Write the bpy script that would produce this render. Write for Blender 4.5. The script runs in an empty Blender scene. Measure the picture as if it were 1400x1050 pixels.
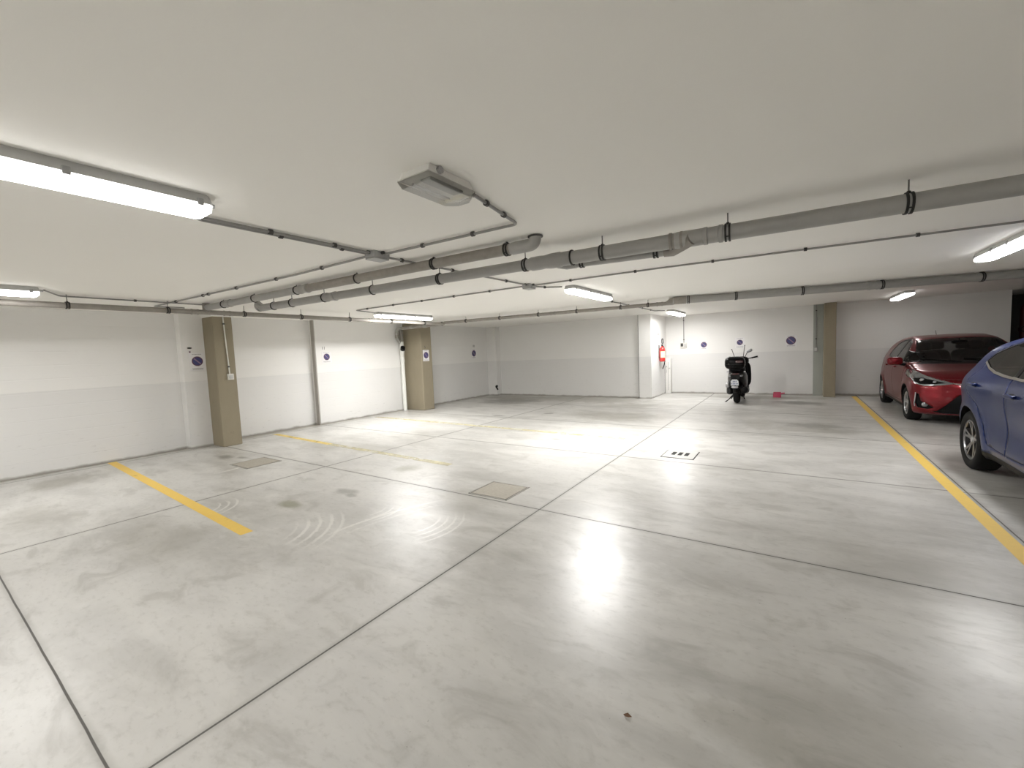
import bpy, bmesh, math, random
import numpy as np
from mathutils import Vector, Matrix
random.seed(7)
PI = math.pi
sc = bpy.context.scene
COL = sc.collection
H = 2.44            # ceiling height

# ------------------------------------------------------------------ materials
class NT:
    def __init__(s, name):
        s.m = bpy.data.materials.new(name); s.m.use_nodes = True
        s.t = s.m.node_tree; s.b = s.t.nodes['Principled BSDF']; s.out = s.t.nodes['Material Output']
    def n(s, typ, **kw):
        x = s.t.nodes.new(typ)
        for k, v in kw.items(): setattr(x, k, v)
        return x
    def put(s, sock, v):
        if isinstance(v, bpy.types.NodeSocket): s.t.links.new(v, sock)
        elif v is not None:
            if isinstance(v, (tuple, list)) and sock.type == 'RGBA' and len(v) == 3: v = (*v, 1)
            sock.default_value = v
    def math(s, op, a, b=None, c=None, clamp=False):
        x = s.n('ShaderNodeMath', operation=op); x.use_clamp = clamp
        s.put(x.inputs[0], a); s.put(x.inputs[1], b); s.put(x.inputs[2], c)
        return x.outputs[0]
    def ramp(s, v, a, b, lo=0., hi=1., smooth=True):
        x = s.n('ShaderNodeMapRange'); x.interpolation_type = 'SMOOTHSTEP' if smooth else 'LINEAR'
        s.put(x.inputs['Value'], v); s.put(x.inputs['From Min'], a); s.put(x.inputs['From Max'], b)
        s.put(x.inputs['To Min'], lo); s.put(x.inputs['To Max'], hi)
        return x.outputs['Result']
    def mix(s, f, a, b, mode='MIX'):
        x = s.n('ShaderNodeMix', data_type='RGBA', blend_type=mode)
        s.put(x.inputs[0], f); s.put(x.inputs[6], a); s.put(x.inputs[7], b)
        return x.outputs[2]
    def noise(s, vec, scale, detail=4, rough=.55, dist=0.):
        x = s.n('ShaderNodeTexNoise'); s.put(x.inputs['Vector'], vec)
        x.inputs['Scale'].default_value = scale; x.inputs['Detail'].default_value = detail
        x.inputs['Roughness'].default_value = rough; x.inputs['Distortion'].default_value = dist
        return x.outputs['Fac']
    def vmap(s, vec, scale=(1, 1, 1), rot=(0, 0, 0), loc=(0, 0, 0)):
        x = s.n('ShaderNodeMapping'); s.put(x.inputs['Vector'], vec)
        x.inputs['Scale'].default_value = scale; x.inputs['Rotation'].default_value = rot; x.inputs['Location'].default_value = loc
        return x.outputs[0]
    def pos(s):
        g = s.n('ShaderNodeTexCoord').outputs['Object']
        x = s.n('ShaderNodeSeparateXYZ'); s.put(x.inputs[0], g)
        return g, x.outputs[0], x.outputs[1], x.outputs[2]
    def bump(s, h, strength=.1, dist=.01):
        x = s.n('ShaderNodeBump'); x.inputs['Strength'].default_value = strength; x.inputs['Distance'].default_value = dist
        s.put(x.inputs['Height'], h); s.put(s.b.inputs['Normal'], x.outputs[0])

def plain(name, col, rough=.5, metal=0., coat=0., spec=.5, var=.06, scale=30., emit=None):
    """Principled material with a faint procedural variation of its own colour."""
    t = NT(name); g = t.pos()[0]
    f = t.noise(g, scale, 3)
    lo = tuple(c * (1 - var) for c in col); hi = tuple(min(1, c * (1 + var)) for c in col)
    t.put(t.b.inputs['Base Color'], t.mix(f, lo, hi))
    t.b.inputs['Roughness'].default_value = rough; t.b.inputs['Metallic'].default_value = metal
    t.b.inputs['Coat Weight'].default_value = coat; t.b.inputs['Coat Roughness'].default_value = .04
    t.b.inputs['Specular IOR Level'].default_value = spec
    if emit:
        t.put(t.b.inputs['Emission Color'], emit[0]); t.b.inputs['Emission Strength'].default_value = emit[1]
    return t.m

LAMP = 44.0
M = {}
def lamp_mat(k):
    n = 'lit_diffuser_%d' % round(k * 100)
    if n not in M: M[n] = plain(n, (.9, .9, .88), .4, emit=((1., .988, .968), LAMP * k))
    return n
M['lamp_side'] = plain('lit_diffuser_side', (.9, .9, .88), .4, emit=((1., .988, .968), 1.6))
M['lamp_body'] = plain('lamp_housing_grey', (.50, .50, .49), .45)
M['lamp_clip'] = plain('lamp_clip_grey', (.34, .34, .335), .5)
M['pvc'] = plain('grey_pvc', (.33, .325, .31), .42, var=.1, scale=9)
M['pvc_old'] = plain('weathered_grey_pvc', (.27, .25, .225), .5, var=.25, scale=14)
M['pvc_white'] = plain('white_pvc', (.78, .79, .76), .4)
M['conduit'] = plain('grey_conduit', (.27, .265, .255), .45)
M['clip'] = plain('dark_clip', (.06, .057, .055), .6)
M['clamp'] = plain('rubber_lined_steel_clamp', (.012, .011, .010), .55)
M['steel'] = plain('zinc_steel', (.16, .155, .15), .5, .5)
M['box'] = plain('grey_junction_box', (.36, .36, .355), .5)
M['switch'] = plain('pale_switch_plastic', (.66, .65, .61), .4)
M['black'] = plain('black_plastic', (.005, .005, .0055), .5, spec=.16)
M['rubber'] = plain('tyre_rubber', (.009, .009, .009), .8, var=.2, spec=.2)
M['gloss_black'] = plain('gloss_black_paint', (.003, .003, .0033), .3, coat=.05, spec=.14)
M['chrome'] = plain('chrome', (.8, .8, .8), .12, 1.)
M['alloy'] = plain('alloy_wheel', (.55, .55, .56), .28, .9)
M['two_tone'] = plain('two_tone_alloy', (.20, .20, .205), .3, .85)
M['dark_alloy'] = plain('dark_alloy', (.02, .02, .022), .4, .4)
M['red'] = plain('red_car_paint', (.16, .005, .010), .30, .55, coat=.4, spec=.3, var=.03)
M['blue'] = plain('blue_car_paint', (.007, .019, .095), .28, .40, coat=.22, spec=.25, var=.03)
M['interior'] = plain('dark_car_interior', (.02, .02, .022), .8)
M['seat_fabric'] = plain('dark_seat_fabric', (.03, .03, .033), .9)
M['lamp_glass'] = plain('headlight_glass', (.30, .31, .32), .18, .6, coat=1.)
M['dark_lens'] = plain('dark_red_lens', (.05, .006, .006), .2, coat=.8)
M['red_lens'] = plain('red_lens', (.35, .01, .01), .15, coat=1.)
M['white_plate'] = plain('white_plate', (.75, .77, .8), .4)
M['plate_ink'] = plain('plate_ink', (.12, .15, .3), .5)
M['sign_white'] = plain('sign_white', (.80, .79, .80), .45)
M['sign_blue'] = plain('sign_blue', (.05, .055, .17), .4)
M['sign_red'] = plain('sign_red', (.11, .05, .09), .4)
M['sign_slash'] = plain('sign_slash', (.26, .17, .26), .4)
M['sign_ink'] = plain('sign_ink', (.25, .24, .25), .6)
M['ink'] = plain('black_stencil_ink', (.05, .05, .05), .7)
M['ext_red'] = plain('extinguisher_red', (.55, .035, .03), .3, coat=.6)
M['ext_label'] = plain('extinguisher_label', (.80, .76, .52), .5)
M['dark_red'] = plain('dark_red_pipe', (.07, .005, .006), .5)
M['pink'] = plain('pink_red_plastic', (.55, .05, .12), .4)
M['leaf'] = plain('brown_leaf', (.14, .07, .035), .8)
M['door_white'] = plain('white_lacquer', (.80, .79, .76), .45)
M['dark_gap'] = plain('dark_gap', (.03, .03, .03), .9)
M['silver'] = plain('silver_plastic', (.42, .42, .43), .3, .6)

def glass_mat(name, tint, fac):
    t = NT(name)
    tr = t.n('ShaderNodeBsdfTransparent'); tr.inputs[0].default_value = (*tint, 1)
    gl = t.n('ShaderNodeBsdfGlossy'); gl.inputs['Roughness'].default_value = .03
    fr = t.n('ShaderNodeFresnel'); fr.inputs['IOR'].default_value = 1.5
    mx = t.n('ShaderNodeMixShader')
    t.put(mx.inputs[0], t.math('ADD', fr.outputs[0], fac, clamp=True)); t.put(mx.inputs[1], tr.outputs[0]); t.put(mx.inputs[2], gl.outputs[0])
    t.put(t.out.inputs[0], mx.outputs[0])
    return t.m
M['glass'] = glass_mat('tinted_car_glass', (.45, .46, .46), .0)
M['glass_dark'] = glass_mat('dark_tinted_car_glass', (.22, .22, .22), .0)
M['clear_plastic'] = glass_mat('clear_lamp_cover', (.78, .78, .76), .03)

def wall_mat():
    t = NT('painted_block_wall'); g, x, y, z = t.pos()
    wob = t.math('MULTIPLY', t.noise(g, 1.3, 3), .03)
    band = t.ramp(t.math('ADD', z, wob), 1.232, 1.242)
    big = t.noise(g, .9, 4); fine = t.noise(t.vmap(g, (1, 1, 3)), 9, 4)
    up = t.mix(big, (.765, .755, .735), (.80, .795, .78))
    lo = t.mix(big, (.685, .68, .67), (.73, .725, .715))
    c = t.mix(band, lo, up)
    dirt = t.math('MULTIPLY', t.ramp(fine, .60, .78), t.ramp(z, 0., 1.1, .30, .05))
    c = t.mix(dirt, c, (.30, .29, .27))
    foot = t.ramp(t.math('ADD', z, t.math('MULTIPLY', t.noise(g, 4, 5), -.08)), -.035, .015, .8, 0.)
    c = t.mix(foot, c, (.25, .235, .20))
    t.put(t.b.inputs['Base Color'], c); t.b.inputs['Roughness'].default_value = .75
    # faint courses of concrete blocks under the paint
    cz = t.math('ABSOLUTE', t.math('SUBTRACT', t.math('FRACT', t.math('MULTIPLY', z, 5.)), .5))
    h = t.math('ADD', t.ramp(cz, .44, .5, 1, 0), t.math('MULTIPLY', fine, .6))
    t.bump(h, .18, .006)
    return t.m
M['wall'] = wall_mat()

def ceil_mat():
    t = NT('ceiling_plaster'); g = t.pos()[0]
    f = t.noise(g, .7, 4)
    t.put(t.b.inputs['Base Color'], t.mix(f, (.855, .84, .80), (.89, .875, .84))); t.b.inputs['Roughness'].default_value = .85
    t.bump(t.noise(g, 60, 3), .08, .004)
    return t.m
M['ceiling'] = ceil_mat()

def column_mat(name, a, b):
    t = NT(name); g, x, y, z = t.pos()
    f = t.noise(t.vmap(g, (1, 1, .5)), 5, 5)
    c = t.mix(f, a, b)
    c = t.mix(t.ramp(t.noise(g, 9, 4), .66, .76, 0, .35), c, tuple(k * .6 for k in a))
    t.put(t.b.inputs['Base Color'], c); t.b.inputs['Roughness'].default_value = .8
    t.bump(t.noise(g, 40, 4), .12, .005)
    return t.m
M['column'] = column_mat('bare_concrete_column', (.24, .207, .145), (.30, .26, .185))
M['greenish'] = column_mat('grey_green_plaster', (.33, .345, .315), (.40, .415, .38))
M['recess'] = column_mat('unlit_recess_tone', (.05, .048, .046), (.07, .067, .063))  # darkness of the unlit corridor put into the wall colour
M['strip'] = column_mat('grey_mortar_strip', (.33, .31, .28), (.38, .36, .33))

def floor_mat():
    t = NT('polished_concrete'); g, x, y, z = t.pos()
    brush = t.noise(t.vmap(g, (.55, 1.6, 1), (0, 0, .12)), 1.5, 7, .62, .5)
    cloud = t.noise(g, .55, 5, .6)
    fine = t.noise(t.vmap(g, (1, 1.8, 1)), 16, 6, .65)
    c = t.mix(t.ramp(cloud, .33, .68), (.40, .392, .37), (.57, .562, .545))
    c = t.mix(t.ramp(brush, .36, .66, 0, .70), c, (.62, .61, .585))
    c = t.mix(t.ramp(fine, .50, .72, 0, .34), c, (.33, .32, .295))
    blot = t.noise(t.vmap(g, (.8, 1.5, 1)), 3.2, 6, .6, .8)
    c = t.mix(t.ramp(blot, .50, .70, 0, .50), c, (.33, .32, .295))
    c = t.mix(t.ramp(blot, .28, .44, .30, 0), c, (.68, .67, .65))
    # damp and oil stains, and broad darker patches under the cars (cx, cy, rx, ry, strength, colour)
    warp = t.math('MULTIPLY', t.math('SUBTRACT', t.noise(g, 2.6, 5, .65), .5), 1.5)
    G, B, D = (.17, .165, .09), (.22, .205, .165), (.13, .125, .11)
    for cx, cy, rx, ry, s, col in [
        (-4.40, 2.25, .22, .10, .75, G), (-4.25, 2.80, .22, .10, .55, D), (-4.05, 2.74, .10, .05, .5, D), (-4.35, 3.80, .22, .22, .5, G),
        (-7.70, 2.95, .30, .12, .75, D), (-7.35, 3.05, .14, .07, .7, D), (-8.3, 1.2, .55, .40, .62, B), (-6.6, .75, .7, .30, .30, B), (-4.6, 1.2, .8, .35, .32, B),
        (.10, 12.2, .60, .40, .85, D), (-.70, 13.2, 1.5, .50, .7, B), (-.50, 8.9, .30, .7, .4, B), (.35, 8.95, .60, .35, .6, D), (.2, 8.5, .9, .35, .4, B),
        (-7.3, 10.8, 1.1, .8, .8, D), (-7.9, 11.6, 1.6, .9, .7, B), (-5.2, 11.6, 2.6, .8, .6, B), (-3.3, 8.9, 1.2, .7, .5, B), (-3.6, 10.6, 1.0, .6, .4, B), (-5.9, 8.1, .22, .10, .7, D),
        (-3.35, 6.25, .12, .07, .6, D), (-4.9, 8.8, .15, .10, .7, D), (-2.85, 3.2, .55, .45, .25, B), (-.1, 1.75, .25, .15, .35, B), (.2, 1.9, .5, .35, .25, B),
        (-5.9, 4.4, .8, .35, .35, B), (-7.0, 4.2, .9, .3, .35, B), (2.6, 11.2, 1.5, 1.9, .25, B), (2.6, 5.6, 1.3, 1.9, .35, B), (.7, 3.6, .9, .5, .2, B)]:
        dx = t.math('MULTIPLY', t.math('SUBTRACT', x, cx), 1 / rx); dy = t.math('MULTIPLY', t.math('SUBTRACT', y, cy), 1 / ry)
        r = t.math('ADD', t.math('SQRT', t.math('ADD', t.math('MULTIPLY', dx, dx), t.math('MULTIPLY', dy, dy))), warp)
        c = t.mix(t.ramp(r, .35, 1.15, s, 0), c, col)
    # grime along the feet of the walls
    edge = t.math('ADD', t.math('MINIMUM', t.math('ADD', x, 9.2), t.math('MINIMUM', t.math('SUBTRACT', 14.0, y), t.math('ADD', t.math('SUBTRACT', 12.35, y), t.ramp(x, -3.45, -3.4, 0, 5)))), t.math('MULTIPLY', warp, .16))
    c = t.mix(t.ramp(edge, -.06, .20, .8, 0), c, (.22, .20, .155))
    # pale tyre scrub arcs (cx, cy, r0, r1, angle, half spread, rings)
    for cx, cy, r0, r1, ang, sp, k in [(-2.95, 2.55, .26, .56, .1, .85, 40.), (-4.05, 1.55, .50, .92, .75, .60, 30.), (-5.2, 1.65, .20, .46, .9, .9, 38.), (-3.6, 2.55, .22, .46, .1, .7, 38.), (-7.3, 2.55, .5, .8, .3, .7, 14.), (-1.2, 2.0, 2.0, 2.2, 2.9, .35, 24.)]:
        dx = t.math('SUBTRACT', x, cx); dy = t.math('SUBTRACT', y, cy)
        r = t.math('SQRT', t.math('ADD', t.math('MULTIPLY', dx, dx), t.math('MULTIPLY', dy, dy)))
        a = t.math('ABSOLUTE', t.math('SUBTRACT', t.math('ARCTAN2', dy, dx), ang))
        ring = t.ramp(t.math('SINE', t.math('ADD', t.math('MULTIPLY', r, k * 2 * PI / 3), t.math('MULTIPLY', fine, 3.))), .25, .95)
        band = t.math('MULTIPLY', t.ramp(r, r0 - .03, r0 + .05), t.ramp(r, r1 - .05, r1 + .03, 1, 0))
        f = t.math('MULTIPLY', t.math('MULTIPLY', ring, band), t.ramp(a, sp * .3, sp, .75, 0))
        c = t.mix(f, c, (.70, .69, .66))
    # sawn joints between the slabs
    wob = t.math('MULTIPLY', t.math('SUBTRACT', t.noise(g, 1.1, 3), .5), .012)
    rag = t.math('MULTIPLY', t.math('SUBTRACT', fine, .5), .022)
    dmin = None
    for ax, v, w in [(x, -2.0, .0062), (x, -5.5, .007), (x, 1.372, .006), (x, -8.98, .006), (y, .337, .0048), (y, 3.345, .006), (y, 5.58, .006), (y, 7.93, .006), (y, 10.3, .006), (y, -2.7, .006), (y, -5.7, .006)]:
        d = t.math('MULTIPLY', t.math('ABSOLUTE', t.math('SUBTRACT', t.math('ADD', ax, wob if ax is y else t.math('MULTIPLY', wob, .6)), v)), .007 / w)
        dmin = d if dmin is None else t.math('MINIMUM', dmin, d)
    c = t.mix(t.ramp(t.math('ADD', dmin, rag), .0, .05, .38, 0), c, (.2, .19, .17))
    groove = t.ramp(dmin, .0045, .0085, 1, 0)
    c = t.mix(t.math('MULTIPLY', groove, .88), c, (.055, .05, .045))
    # small pits and grit
    pits = t.ramp(t.noise(g, 55, 2, .5), .73, .78)
    c = t.mix(t.math('MULTIPLY', pits, .45), c, (.13, .12, .11))
    t.put(t.b.inputs['Base Color'], c)
    ro = t.math('ADD', t.ramp(brush, .25, .75, .33, .27), t.math('MULTIPLY', fine, .10))
    t.put(t.b.inputs['Roughness'], t.math('ADD', ro, t.math('MULTIPLY', groove, .4)))
    t.b.inputs['Specular IOR Level'].default_value = .7
    t.bump(t.math('SUBTRACT', t.math('MULTIPLY', fine, .10), groove), .25, .003)
    return t.m
M['floor'] = floor_mat()

def paint_mat(name, col, wear, soft=.12):
    """Road paint worn away to the concrete beneath."""
    t = NT(name); g, x, y, z = t.pos()
    n1 = t.noise(g, 3.2, 6, .68); n2 = t.noise(g, 22, 5, .6)
    k = t.math('ADD', t.math('MULTIPLY', n1, .75), t.math('MULTIPLY', n2, .25))
    a = t.ramp(k, wear - soft, wear + soft)
    tr = t.n('ShaderNodeBsdfTransparent'); mx = t.n('ShaderNodeMixShader')
    t.put(t.b.inputs['Base Color'], t.mix(n2, tuple(q * .86 for q in col), col)); t.b.inputs['Roughness'].default_value = .55
    t.put(mx.inputs[0], a); t.put(mx.inputs[1], tr.outputs[0]); t.put(mx.inputs[2], t.b.outputs[0]); t.put(t.out.inputs[0], mx.outputs[0])
    return t.m
M['yellow'] = paint_mat('yellow_line_paint', (.82, .56, .12), .30)
M['yellow_worn'] = paint_mat('worn_yellow_line_paint', (.78, .60, .18), .37, .22)
M['yellow_faint'] = paint_mat('almost_gone_yellow_paint', (.74, .67, .40), .53, .30)
def hatch_mat():
    t = NT('hatch_concrete'); g = t.pos()[0]
    c = t.mix(t.noise(g, 30, 6, .7), (.27, .245, .20), (.47, .44, .385))
    t.put(t.b.inputs['Base Color'], c); t.b.inputs['Roughness'].default_value = .7; t.bump(t.noise(g, 60, 5), .3, .005)
    return t.m
M['hatch'] = hatch_mat()
M['hatch_frame'] = plain('hatch_frame_steel', (.33, .32, .29), .6, .2, var=.3, scale=12)
M['drain_frame'] = plain('drain_frame_stone', (.55, .54, .52), .6)

# ------------------------------------------------------------------ mesh helpers
class MB:
    def __init__(s): s.v = []; s.f = []
    def add(s, v, f):
        o = len(s.v); s.v += [tuple(map(float, p)) for p in v]; s.f += [tuple(i + o for i in q) for q in f]; return s
    def box(s, x0, x1, y0, y1, z0, z1, bev=0.):
        if bev <= 0:
            return s.add([(x, y, z) for z in (z0, z1) for x, y in ((x0, y0), (x1, y0), (x1, y1), (x0, y1))],
                         [(3, 2, 1, 0), (4, 5, 6, 7), (0, 1, 5, 4), (1, 2, 6, 5), (2, 3, 7, 6), (3, 0, 4, 7)])
        bm = bmesh.new(); bmesh.ops.create_cube(bm, size=1)
        for v in bm.verts: v.co = ((x0 + x1) / 2 + v.co.x * (x1 - x0), (y0 + y1) / 2 + v.co.y * (y1 - y0), (z0 + z1) / 2 + v.co.z * (z1 - z0))
        bmesh.ops.bevel(bm, geom=bm.edges[:], offset=bev, segments=2, profile=.5, affect='EDGES')
        s.addbm(bm); bm.free(); return s
    def addbm(s, bm):
        bm.verts.index_update()
        return s.add([v.co[:] for v in bm.verts], [tuple(v.index for v in f.verts) for f in bm.faces])
    def tube(s, path, r, n=12, cap=True, closed=False):
        P = [Vector(p) for p in path]; R = r if isinstance(r, (list, tuple)) else [r] * len(P); k = len(P)
        rings = []; up = None
        for i, p in enumerate(P):
            if closed: d = (P[(i + 1) % k] - P[i - 1]).normalized()
            else: d = ((P[min(i + 1, k - 1)] - P[max(i - 1, 0)])).normalized()
            if up is None: up = d.orthogonal().normalized()
            up = (up - d * up.dot(d)); up = up.normalized() if up.length > 1e-6 else d.orthogonal().normalized()
            w = d.cross(up)
            rings.append([p + (up * math.cos(a) + w * math.sin(a)) * R[i] for a in [2 * PI * j / n for j in range(n)]])
        v = [q for g in rings for q in g]; f = []
        for i in range(k if closed else k - 1):
            a, b = i * n, ((i + 1) % k) * n
            for j in range(n): f.append((a + j, a + (j + 1) % n, b + (j + 1) % n, b + j))
        if cap and not closed:
            f.append(tuple(range(n - 1, -1, -1))); f.append(tuple((k - 1) * n + j for j in range(n)))
        return s.add(v, f)
    def lathe(s, prof, o=(0, 0, 0), ax='z', n=32, closed=False):
        """prof: (radius, height along the axis)"""
        v = []; f = []; k = len(prof)
        for r, h in prof:
            for j in range(n):
                a = 2 * PI * j / n; c, d = r * math.cos(a), r * math.sin(a)
                p = {'z': (c, d, h), 'y': (d, h, c), 'x': (h, c, d)}[ax]
                v.append((p[0] + o[0], p[1] + o[1], p[2] + o[2]))
        for i in range(k if closed else k - 1):
            a, b = i * n, ((i + 1) % k) * n
            for j in range(n): f.append((a + j, a + (j + 1) % n, b + (j + 1) % n, b + j))
        return s.add(v, f)
    def sell(s, c, r, e1=.6, e2=.6, nu=24, nv=14, rot=None):
        """rounded box (superellipsoid)"""
        sg = lambda q, e: math.copysign(abs(q) ** e, q)
        v = []; f = []
        for i in range(nv + 1):
            a = -PI / 2 + PI * i / nv
            for j in range(nu):
                b = 2 * PI * j / nu
                p = Vector((r[0] * sg(math.cos(a), e1) * sg(math.cos(b), e2), r[1] * sg(math.cos(a), e1) * sg(math.sin(b), e2), r[2] * sg(math.sin(a), e1)))
                if rot is not None: p = rot @ p
                v.append(p + Vector(c))
        for i in range(nv):
            for j in range(nu): f.append((i * nu + j, i * nu + (j + 1) % nu, (i + 1) * nu + (j + 1) % nu, (i + 1) * nu + j))
        return s.add(v, f)
    def prism(s, poly, ax, a, b):
        """polygon in the plane across axis ax, extruded from a to b"""
        P = {'x': lambda p, h: (h, p[0], p[1]), 'y': lambda p, h: (p[0], h, p[1]), 'z': lambda p, h: (p[0], p[1], h)}[ax]
        n = len(poly)
        return s.add([P(p, a) for p in poly] + [P(p, b) for p in poly],
                     [tuple(range(n - 1, -1, -1)), tuple(range(n, 2 * n))] + [(i, (i + 1) % n, n + (i + 1) % n, n + i) for i in range(n)])
    def build(s, name, mat, parent=None, smooth=True, ang=40):
        me = bpy.data.meshes.new(name); me.from_pydata(s.v, [], s.f)
        bm = bmesh.new(); bm.from_mesh(me); bmesh.ops.remove_doubles(bm, verts=bm.verts, dist=1e-5)
        bmesh.ops.recalc_face_normals(bm, faces=bm.faces); bm.to_mesh(me); bm.free()
        if smooth:
            me.polygons.foreach_set('use_smooth', [True] * len(me.polygons)); me.set_sharp_from_angle(angle=math.radians(ang))
        me.materials.append(M[mat] if isinstance(mat, str) else mat)
        o = bpy.data.objects.new(name, me); COL.objects.link(o)
        if parent is not None: o.parent = parent
        return o

def arc(c, r, a0, a1, u, w, n=8):
    c, u, w = Vector(c), Vector(u), Vector(w)
    return [c + u * (r * math.cos(a0 + (a1 - a0) * i / n)) + w * (r * math.sin(a0 + (a1 - a0) * i / n)) for i in range(n + 1)]

def tag(o, label, cat=None, group=None, kind=None):
    o['label'] = label
    if cat: o['category'] = cat
    if group: o['group'] = group
    if kind: o['kind'] = kind
    return o
def thing(name, loc, label, cat, group=None, rz=0.):
    o = bpy.data.objects.new(name, None); COL.objects.link(o); o.location = loc; o.rotation_euler = (0, 0, rz); o.empty_display_size = .1
    return tag(o, label, cat, group)
def struct(name, mb, mat, label=None, smooth=False):
    o = mb.build(name, mat, smooth=smooth); o['kind'] = 'structure'
    if label: o['label'] = label
    return o

# ------------------------------------------------------------------ the garage shell
YB = -8.5; XR = 7.0
struct('floor', MB().box(-9.9, XR + .3, YB - .3, 16.6, -.25, 0), 'floor', 'grey polished concrete floor with sawn joints')
struct('ceiling', MB().box(-9.9, XR + .3, YB - .3, 16.6, H, H + .25), 'ceiling', 'off-white plaster ceiling carrying pipes and lamps')
left = MB().prism([(-9.7, YB), (-9.2, YB), (-9.2, 2.93), (-9.05, 2.95), (-9.03, 3.6), (-9.37, 3.62), (-9.37, 5.54), (-9.2, 5.54), (-9.2, 12.5), (-9.7, 12.5)], 'z', 0, H)
struct('wall_left', left, 'wall', 'long white left wall with a greyer lower band')
struct('trim_1', MB().box(-9.30, -9.19, 5.532, 5.562, 0, H), 'strip', 'grey vertical strip where the left wall steps forward')
struct('wall_far_left', MB().box(-9.7, -3.79, 12.38, 12.8, 0, H), 'wall', 'white back wall of the deep left bay')
struct('trim_2', MB().box(-9.25, -8.8, 12.12, 12.42, 0, H), 'wall', 'narrow boxed chase in the far left corner')
struct('wall_corner', MB().box(-3.76, -3.4, 12.27, 14.3, 0, H), 'wall', 'bright white projecting wall end with the extinguisher')
struct('trim_3', MB().box(-3.80, -3.755, 12.36, 12.7, 0, H), 'dark_gap', 'dark vertical joint beside the projecting wall end')
struct('wall_back', MB().box(-3.5, .44, 14.0, 14.6, 0, H), 'wall', 'white back wall behind the scooter')
struct('wall_back_right', MB().box(.43, 4.07, 14.2, 14.6, 0, H), 'wall', 'white back wall behind the red car')
struct('pillar_back', MB().box(.44, .67, 13.94, 14.4, 0, H), 'greenish', 'grey-green plaster pier beside the back column')
struct('wall_right', MB().box(XR, XR + .3, YB, 16.5, 0, H), 'wall', 'white right wall beyond the parked cars')
struct('wall_front', MB().box(-9.7, XR + .3, YB - .3, YB, 0, H), 'wall', 'white wall behind the viewer')
struct('wall_recess', MB().box(4.05, XR + .3, 16.2, 16.6, 0, H).box(3.9, 4.07, 14.4, 16.4, 0, H), 'recess', 'dark recess to the right of the red car')
struct('column_left', MB().box(-9.15, -8.62, 3.3, 3.62, 0, 2.372, .012), 'column', 'bare concrete column on the left with a switch box')
struct('beam_left', MB().box(-9.12, -8.6, 3.28, 3.64, 2.37, H), 'wall', 'white cap over the left concrete column')
struct('column_middle', MB().box(-9.3, -8.5, 8.22, 8.62, 0, H, .02), 'column', 'bare concrete column beside the white downpipe')
struct('column_back', MB().box(.655, .905, 13.57, 14.4, 0, H, .012), 'column', 'bare concrete column between scooter bay and red car')

# ------------------------------------------------------------------ floor markings, hatches, drain
def line(pts, w, mat, label):
    a, b = Vector((*pts[0], 0)), Vector((*pts[1], 0)); d = (b - a).normalized(); nrm = Vector((-d.y, d.x, 0)) * w / 2
    m = MB(); n = 24; v = []
    for i in range(n + 1):
        p = a + (b - a) * i / n
        for s_, z in ((1, .0012), (-1, .0012)): v.append((p.x + nrm.x * s_, p.y + nrm.y * s_, z))
    m.add(v, [(2 * i + 1, 2 * i + 3, 2 * i + 2, 2 * i) for i in range(n)])
    return tag(m.build('parking_line', mat, smooth=False), label, 'floor line', 'yellow parking bay lines')
line([(-9.16, 1.90), (-4.02, 1.655)], .105, 'yellow', 'bright yellow bay line nearest on the left, starting at the left wall')
line([(-9.05, 4.43), (-6.9, 4.31)], .11, 'yellow_worn', 'worn yellow bay line starting beside the left concrete column')
line([(-6.9, 4.31), (-3.9, 4.19)], .12, 'yellow_faint', 'pale rubbed stretch carrying on from the worn yellow line')
line([(-8.9, 6.9), (-3.1, 6.72)], .14, 'yellow_faint', 'almost vanished yellow bay line in front of the middle column')
line([(-3.2, 6.72), (-2.3, 6.70)], .14, 'yellow_faint', 'small faded yellow remnant past the second floor joint')
line([(1.305, 13.9), (1.285, .2)], .105, 'yellow', 'long yellow line in front of the two parked cars')

def hatch(cx, cy, w, d, label):
    t = thing('floor_hatch', (cx, cy, 0), label, 'floor hatch', 'square concrete floor hatches')
    f = MB(); k = .018; a, b = w / 2, d / 2
    f.box(-a, a, -b, -b + k, 0, .004).box(-a, a, b - k, b, 0, .004).box(-a, -a + k, -b, b, 0, .004).box(a - k, a, -b, b, 0, .004)
    f.build('frame', 'hatch_frame', t, smooth=False)
    g = MB(); k2 = k + .008
    g.box(-a + k, a - k, -b + k, -b + k2, 0, .002).box(-a + k, a - k, b - k2, b - k, 0, .002).box(-a + k, -a + k2, -b + k, b - k, 0, .002).box(a - k2, a - k, -b + k, b - k, 0, .002)
    g.build('gap', 'dark_gap', t, smooth=False)
    MB().box(-a + k2, a - k2, -b + k2, b - k2, 0, .0045).build('cover', 'hatch', t, smooth=False)
hatch(-2.67, 3.625, .50, .46, 'square hatch with speckled cover just left of the main floor joint')
hatch(-6.75, 2.99, .54, .50, 'square hatch in front of the left concrete column')
t = thing('floor_drain', (-1.29, 6.0, 0), 'pale square drain with three dark slots beside the main floor joint', 'drain')
a = .20; b = .22
MB().box(-a, a, -b, b, 0, .005).build('frame', 'drain_frame', t, smooth=False)
m = MB(); k = .012
m.box(-a - k, a + k, -b - k, -b, 0, .002).box(-a - k, a + k, b, b + k, 0, .002).box(-a - k, -a, -b, b, 0, .002).box(a, a + k, -b, b, 0, .002)
m.build('gap', 'dark_gap', t, smooth=False)
for i in (-1, 0, 1): MB().box(i * .085 - .026, i * .085 + .026, -.07, .10, .005, .0062).build('slot', 'dark_gap', t, smooth=False)

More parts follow.
